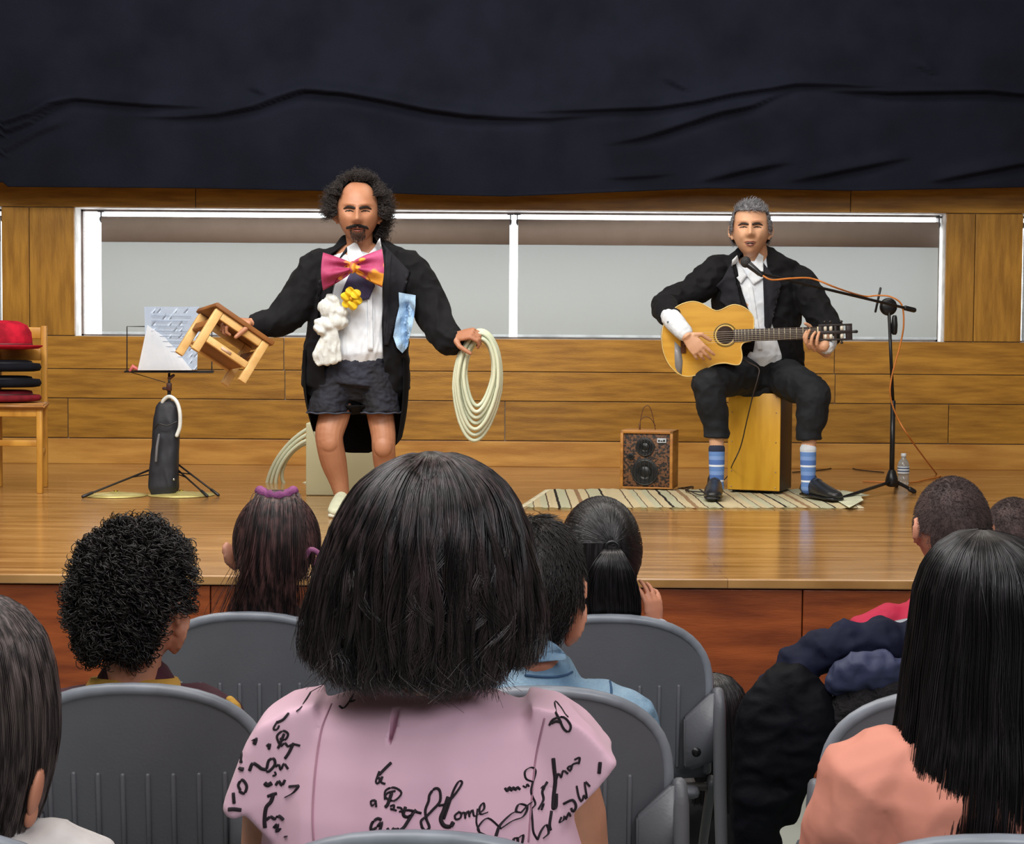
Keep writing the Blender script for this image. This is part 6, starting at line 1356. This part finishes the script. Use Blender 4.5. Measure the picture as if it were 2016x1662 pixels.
# ---- girl with black ponytail and raised hand
def girl_black():
    Yc = R1; Y = Yc + .14; P = lambda x, y, dy=0: W(x, y, Y + dy)
    wt = mat('top_pale_blue', (205, 216, 232), .8, bump=.3, bsc=40)
    r, C, R, (X, Yb, shz, sz, k), bo, to = sitter('girl with a low black ponytail and one pale hand raised to her right cheek', 1182, 1088, Yc, .155, .20, .175, KS, wt, TR, sh=.15, shz=P(0, 1245).z, yaw=.15)
    def ok(q):
        x, y, z = q
        return not (y > .3 and z < .4) and z > -.9 and not (abs(x) > .8 and z < -.4 and y > 0)
    rad = (.094, .098, .120); H0 = P(1205, 1076, -.10)
    Rr = Matrix.Identity(3); prts = [ball_arrays(C + Vector((0, 0, .006)), Rr, (.091, .096, .117), ok, 56, .02)]
    rg = np.random.default_rng(71); P_ = []
    tg = H0 - C; tg = Vector((tg.x / rad[0], tg.y / rad[1], tg.z / rad[2])).normalized()
    for _ in range(2200):
        while True:
            d_ = rg.normal(size=3); d_ /= np.linalg.norm(d_)
            if ok(d_) and d_[2] > -.5: break
        a = Vector(d_); pts = []
        if a.dot(tg) < -.85: continue
        for i in range(10):
            q = a.lerp(tg, i / 9).normalized(); f = 1 + .03 * math.sin(i / 9 * 3.1) ; pts.append([C.x + q.x * rad[0] * f, C.y + q.y * rad[1] * f, C.z + .006 + q.z * rad[2] * f])
        P_.append(pts)
    prts.append(strand_arrays(np.array(P_), .0009)); P_ = []
    for _ in range(2600):
        a = float(np.clip(rg.normal(0, .5), -1.1, 1.0)); c = rg.uniform(0, 1); e = rg.normal(0, 8)
        q = [P(1205 + a * 8, 1074, -.09), P(1206 + a * 22, 1090, -.115 - c * .02), P(1205 + a * 44, 1130, -.12 - c * .03), P(1206 + a * 56, 1180, -.11 - c * .03), P(1208 + a * 52, 1225, -.10 - c * .02), P(1208 + a * 40, 1262 + e, -.09 - c * .015)]
        P_.append([list(v) for v in catmull(q, 2)])
    for _ in range(1500):   # hair down the neck
        a = rg.uniform(-1, 1); c = rg.uniform(0, 1)
        q = [P(1182 + a * 74, 1070, -.04 - .06 * (1 - a * a)), P(1180 + a * 74, 1130, -.04 - .065 * (1 - a * a)), P(1182 + a * 68, 1190, -.035 - .06 * (1 - a * a)), P(1184 + a * 62, 1250, -.03 - .05 * (1 - a * a))]
        P_.append([list(v) for v in catmull(q, 3)] + [list(q[-1])] * 1)
    A1 = [p for p in P_ if len(p) == 11]; A2 = [p for p in P_ if len(p) != 11]
    for A in (A1, A2):
        if A: prts.append(strand_arrays(np.array(A), .0009))
    obj('hair', merge_arrays(prts), HK, r)
    b = B(); pts = [H0 + Vector((.014 * math.cos(t), -.012, .012 * math.sin(t))) for t in [i * .5 for i in range(13)]]; tube(b, pts[:-1], .004, 8, closed=True); obj('hair_band', b, BLACKP, r)
    b = B(); wr = P(1290, 1236, -.02); 
    tube(b, [P(1300, 1262, -.02), wr], [.022, .019], 12); hand(b, wr, Vector((-.10, .05, 1)), Vector((-.55, .83, 0)), Vector((-.83, -.55, 0)), .66, (.30, .32, .36, .42), .3, spread=.13)
    hb = obj('raised_hand', remesh(b, .003, 2), KS, r)
    b = B(); tube(b, [P(1283, 1320, -.02), P(1300, 1275, -.02), P(1294, 1242, -.02)], [.038, .036, .032], 16, smoothn=3); obj('raised_sleeve', remesh(b, .005, 2, (.004, 20, (1, 1, 1), 2)), wt, r)
girl_black()
def crew(label, hx, hy, Yc, skin, top, nm, hm, k=1.0, yaw=0, shpx=1190, sh=.155, back=.14):
    Y = Yc + .14; P = lambda x, y, dy=0: W(x, y, Y + dy)
    r, C, R, (X, Yb, shz, sz, kk), bo, to = sitter(label, hx, hy, Yc, .155 * k, .215 * k, .185 * k, skin, top, TR, yaw=yaw, sh=sh, shz=P(0, shpx).z, back=back)
    def ok(q):
        x, y, z = q
        if y > .35 and z < .35: return False
        if y > -.1 and z < -.25: return False
        if abs(x) > .5 and z < -.15 and y > -.45: return False
        return z > -.72
    rad = (.081 * k, .096 * k, .112 * k)
    obj('hair', merge_arrays([ball_arrays(C, R, rad, ok, 56, .02)] + cap_arrays(C, R, rad, ok, 7000, 4, .007, .0006, 81, flow=(.1, .1, -.5), lie=.55)), hm, r)
    return r
crew('boy with a very short brown crew cut and red shirt, right of the water bottle', 1874, 1040, R1, KS, mat('shirt_red', (180, 22, 64), .8, (164, 16, 54), 8, bump=.2, bsc=40), 'a', HBZ, 1.04, .12, 1196, .190, .175)
crew('child with short brown hair at the right edge, mostly behind the crew cut boy', 1995, 1062, R1 + .62, KS, mat('shirt_dark', (50, 50, 60), .8), 'b', HBZ, .98, .0, 1200)
def low_child():
    Y = 4.28; P = lambda x, y, dy=0: W(x, y, Y + dy); C = P(1402, 1428)
    r, C, R, (X, Yb, shz, sz, k), bo, to = sitter('dark haired child sitting low on the floor, behind the right post of the chair', 1402, 1428, Y - .14, .15, .19, .17, KS, mat('shirt_black_b', (28, 28, 34), .8), TR, sh=.13, floor_sit=True, shz=C.z - .15)
    def pw(y, xl, xr, dep): a = P(xl, y); c = P(xr, y); return (a.z, (a.x + c.x) / 2, C.y, (c.x - a.x) / 2, dep)
    prof = [pw(1325, 1395, 1409, .006), pw(1332, 1365, 1438, .05), pw(1355, 1342, 1460, .075), pw(1395, 1328, 1474, .09), pw(1450, 1322, 1482, .095), pw(1520, 1318, 1488, .09), pw(1600, 1320, 1490, .08)]
    obj('hair', merge_arrays(shell_arrays(prof, (math.radians(-235), math.radians(55)), lambda a: P(0, 1590).z, 2600, 16, .0011, 91, ncl=60, wav=.2, base=.94)), HK, r)
low_child()

# ---- navy padded coat over the chair
def coat():
    Y = R1 - .06; P = lambda x, y, dy=0: W(x, y, Y + dy); s = F / Y; m = lambda px: px / s
    r = root('padded_coat', 'navy blue padded coat with dark lining draped over the chair back, sleeve hanging down', 'coat', P(1620, 1500))
    nv = mat('coat_navy', (26, 30, 54), .8, (17, 20, 40), 5, bump=.35, bsc=22, spec=.2); bk = mat('coat_black', (12, 13, 20), .7, (8, 8, 13), 6, bump=.4, bsc=25, spec=.12); lg = mat('coat_lining_blue', (50, 56, 88), .65, (40, 46, 74), 6, bump=.3, bsc=25)
    fl = mat('coat_fleece', (34, 30, 34), .95, (22, 19, 22), 60, bump=.8, bsc=140)
    b = B(); arch = [(1486, 1520), (1498, 1450), (1520, 1390), (1552, 1335), (1592, 1295), (1640, 1272), (1700, 1262), (1770, 1262), (1850, 1268), (1930, 1290)]
    for i in range(len(arch) - 1):
        a_, c_ = P(*arch[i], -.02), P(*arch[i + 1], -.02); tube(b, [a_, a_.lerp(c_, .5), c_], [(.040, .045), (.054, .06), (.040, .045)], 16)
    obj('body', remesh(b, .006, 3, (.007, 16, (1, 1, 1), 4)), nv, r)
    b = B(); tube(b, [P(1548, 1345, -.05), P(1520, 1410, -.06), P(1505, 1475, -.06), P(1492, 1550, -.06), P(1490, 1630, -.06), P(1490, 1720, -.05)], [(.050, .05), (.072, .055), (.066, .055), (.058, .05), (.055, .048), (.05, .045)], 20, smoothn=4)
    tube(b, [P(1560, 1340, -.07), P(1590, 1400, -.08), P(1580, 1460, -.08), P(1560, 1520, -.07), P(1545, 1600, -.06)], [(.045, .04), (.062, .045), (.055, .045), (.045, .04), (.035, .03)], 18, smoothn=4)
    for q in ((1525, 1420), (1510, 1500), (1500, 1570)): ell(b, P(*q, -.075), (.065, .045, .040))
    obj('sleeve', remesh(b, .006, 3, (.005, 12, (1, 1, 1.6), 8)), bk, r, 'dark hanging sleeve')
    b = B(); tube(b, [P(1648, 1352, -.09), P(1680, 1325, -.10), P(1730, 1318, -.10), P(1790, 1330, -.09)], [(.03, .03), (.042, .035), (.044, .035), (.03, .03)], 16, smoothn=4); obj('hood_lining', remesh(b, .005, 3, (.007, 18, (1, 1, 1), 2)), lg, r, 'lighter slate blue inner fold')
    b = B(); tube(b, [P(1640, 1440, -.07), P(1680, 1400, -.08), P(1740, 1375, -.08), P(1810, 1370, -.08)], [(.035, .03), (.055, .04), (.06, .04), (.05, .04)], 18, smoothn=4)
    tube(b, [P(1650, 1430, -.05), P(1700, 1450, -.05), P(1790, 1440, -.05)], [.05, .06, .06], 16, smoothn=3); tube(b, [P(1660, 1480, -.03), P(1650, 1560, -.03), P(1640, 1620, -.03)], [(.05, .03), (.05, .03), (.03, .02)], 14)
    obj('fleece_lining', remesh(b, .006, 3, (.006, 24, (1, 1, 1), 3)), fl, r)
coat()
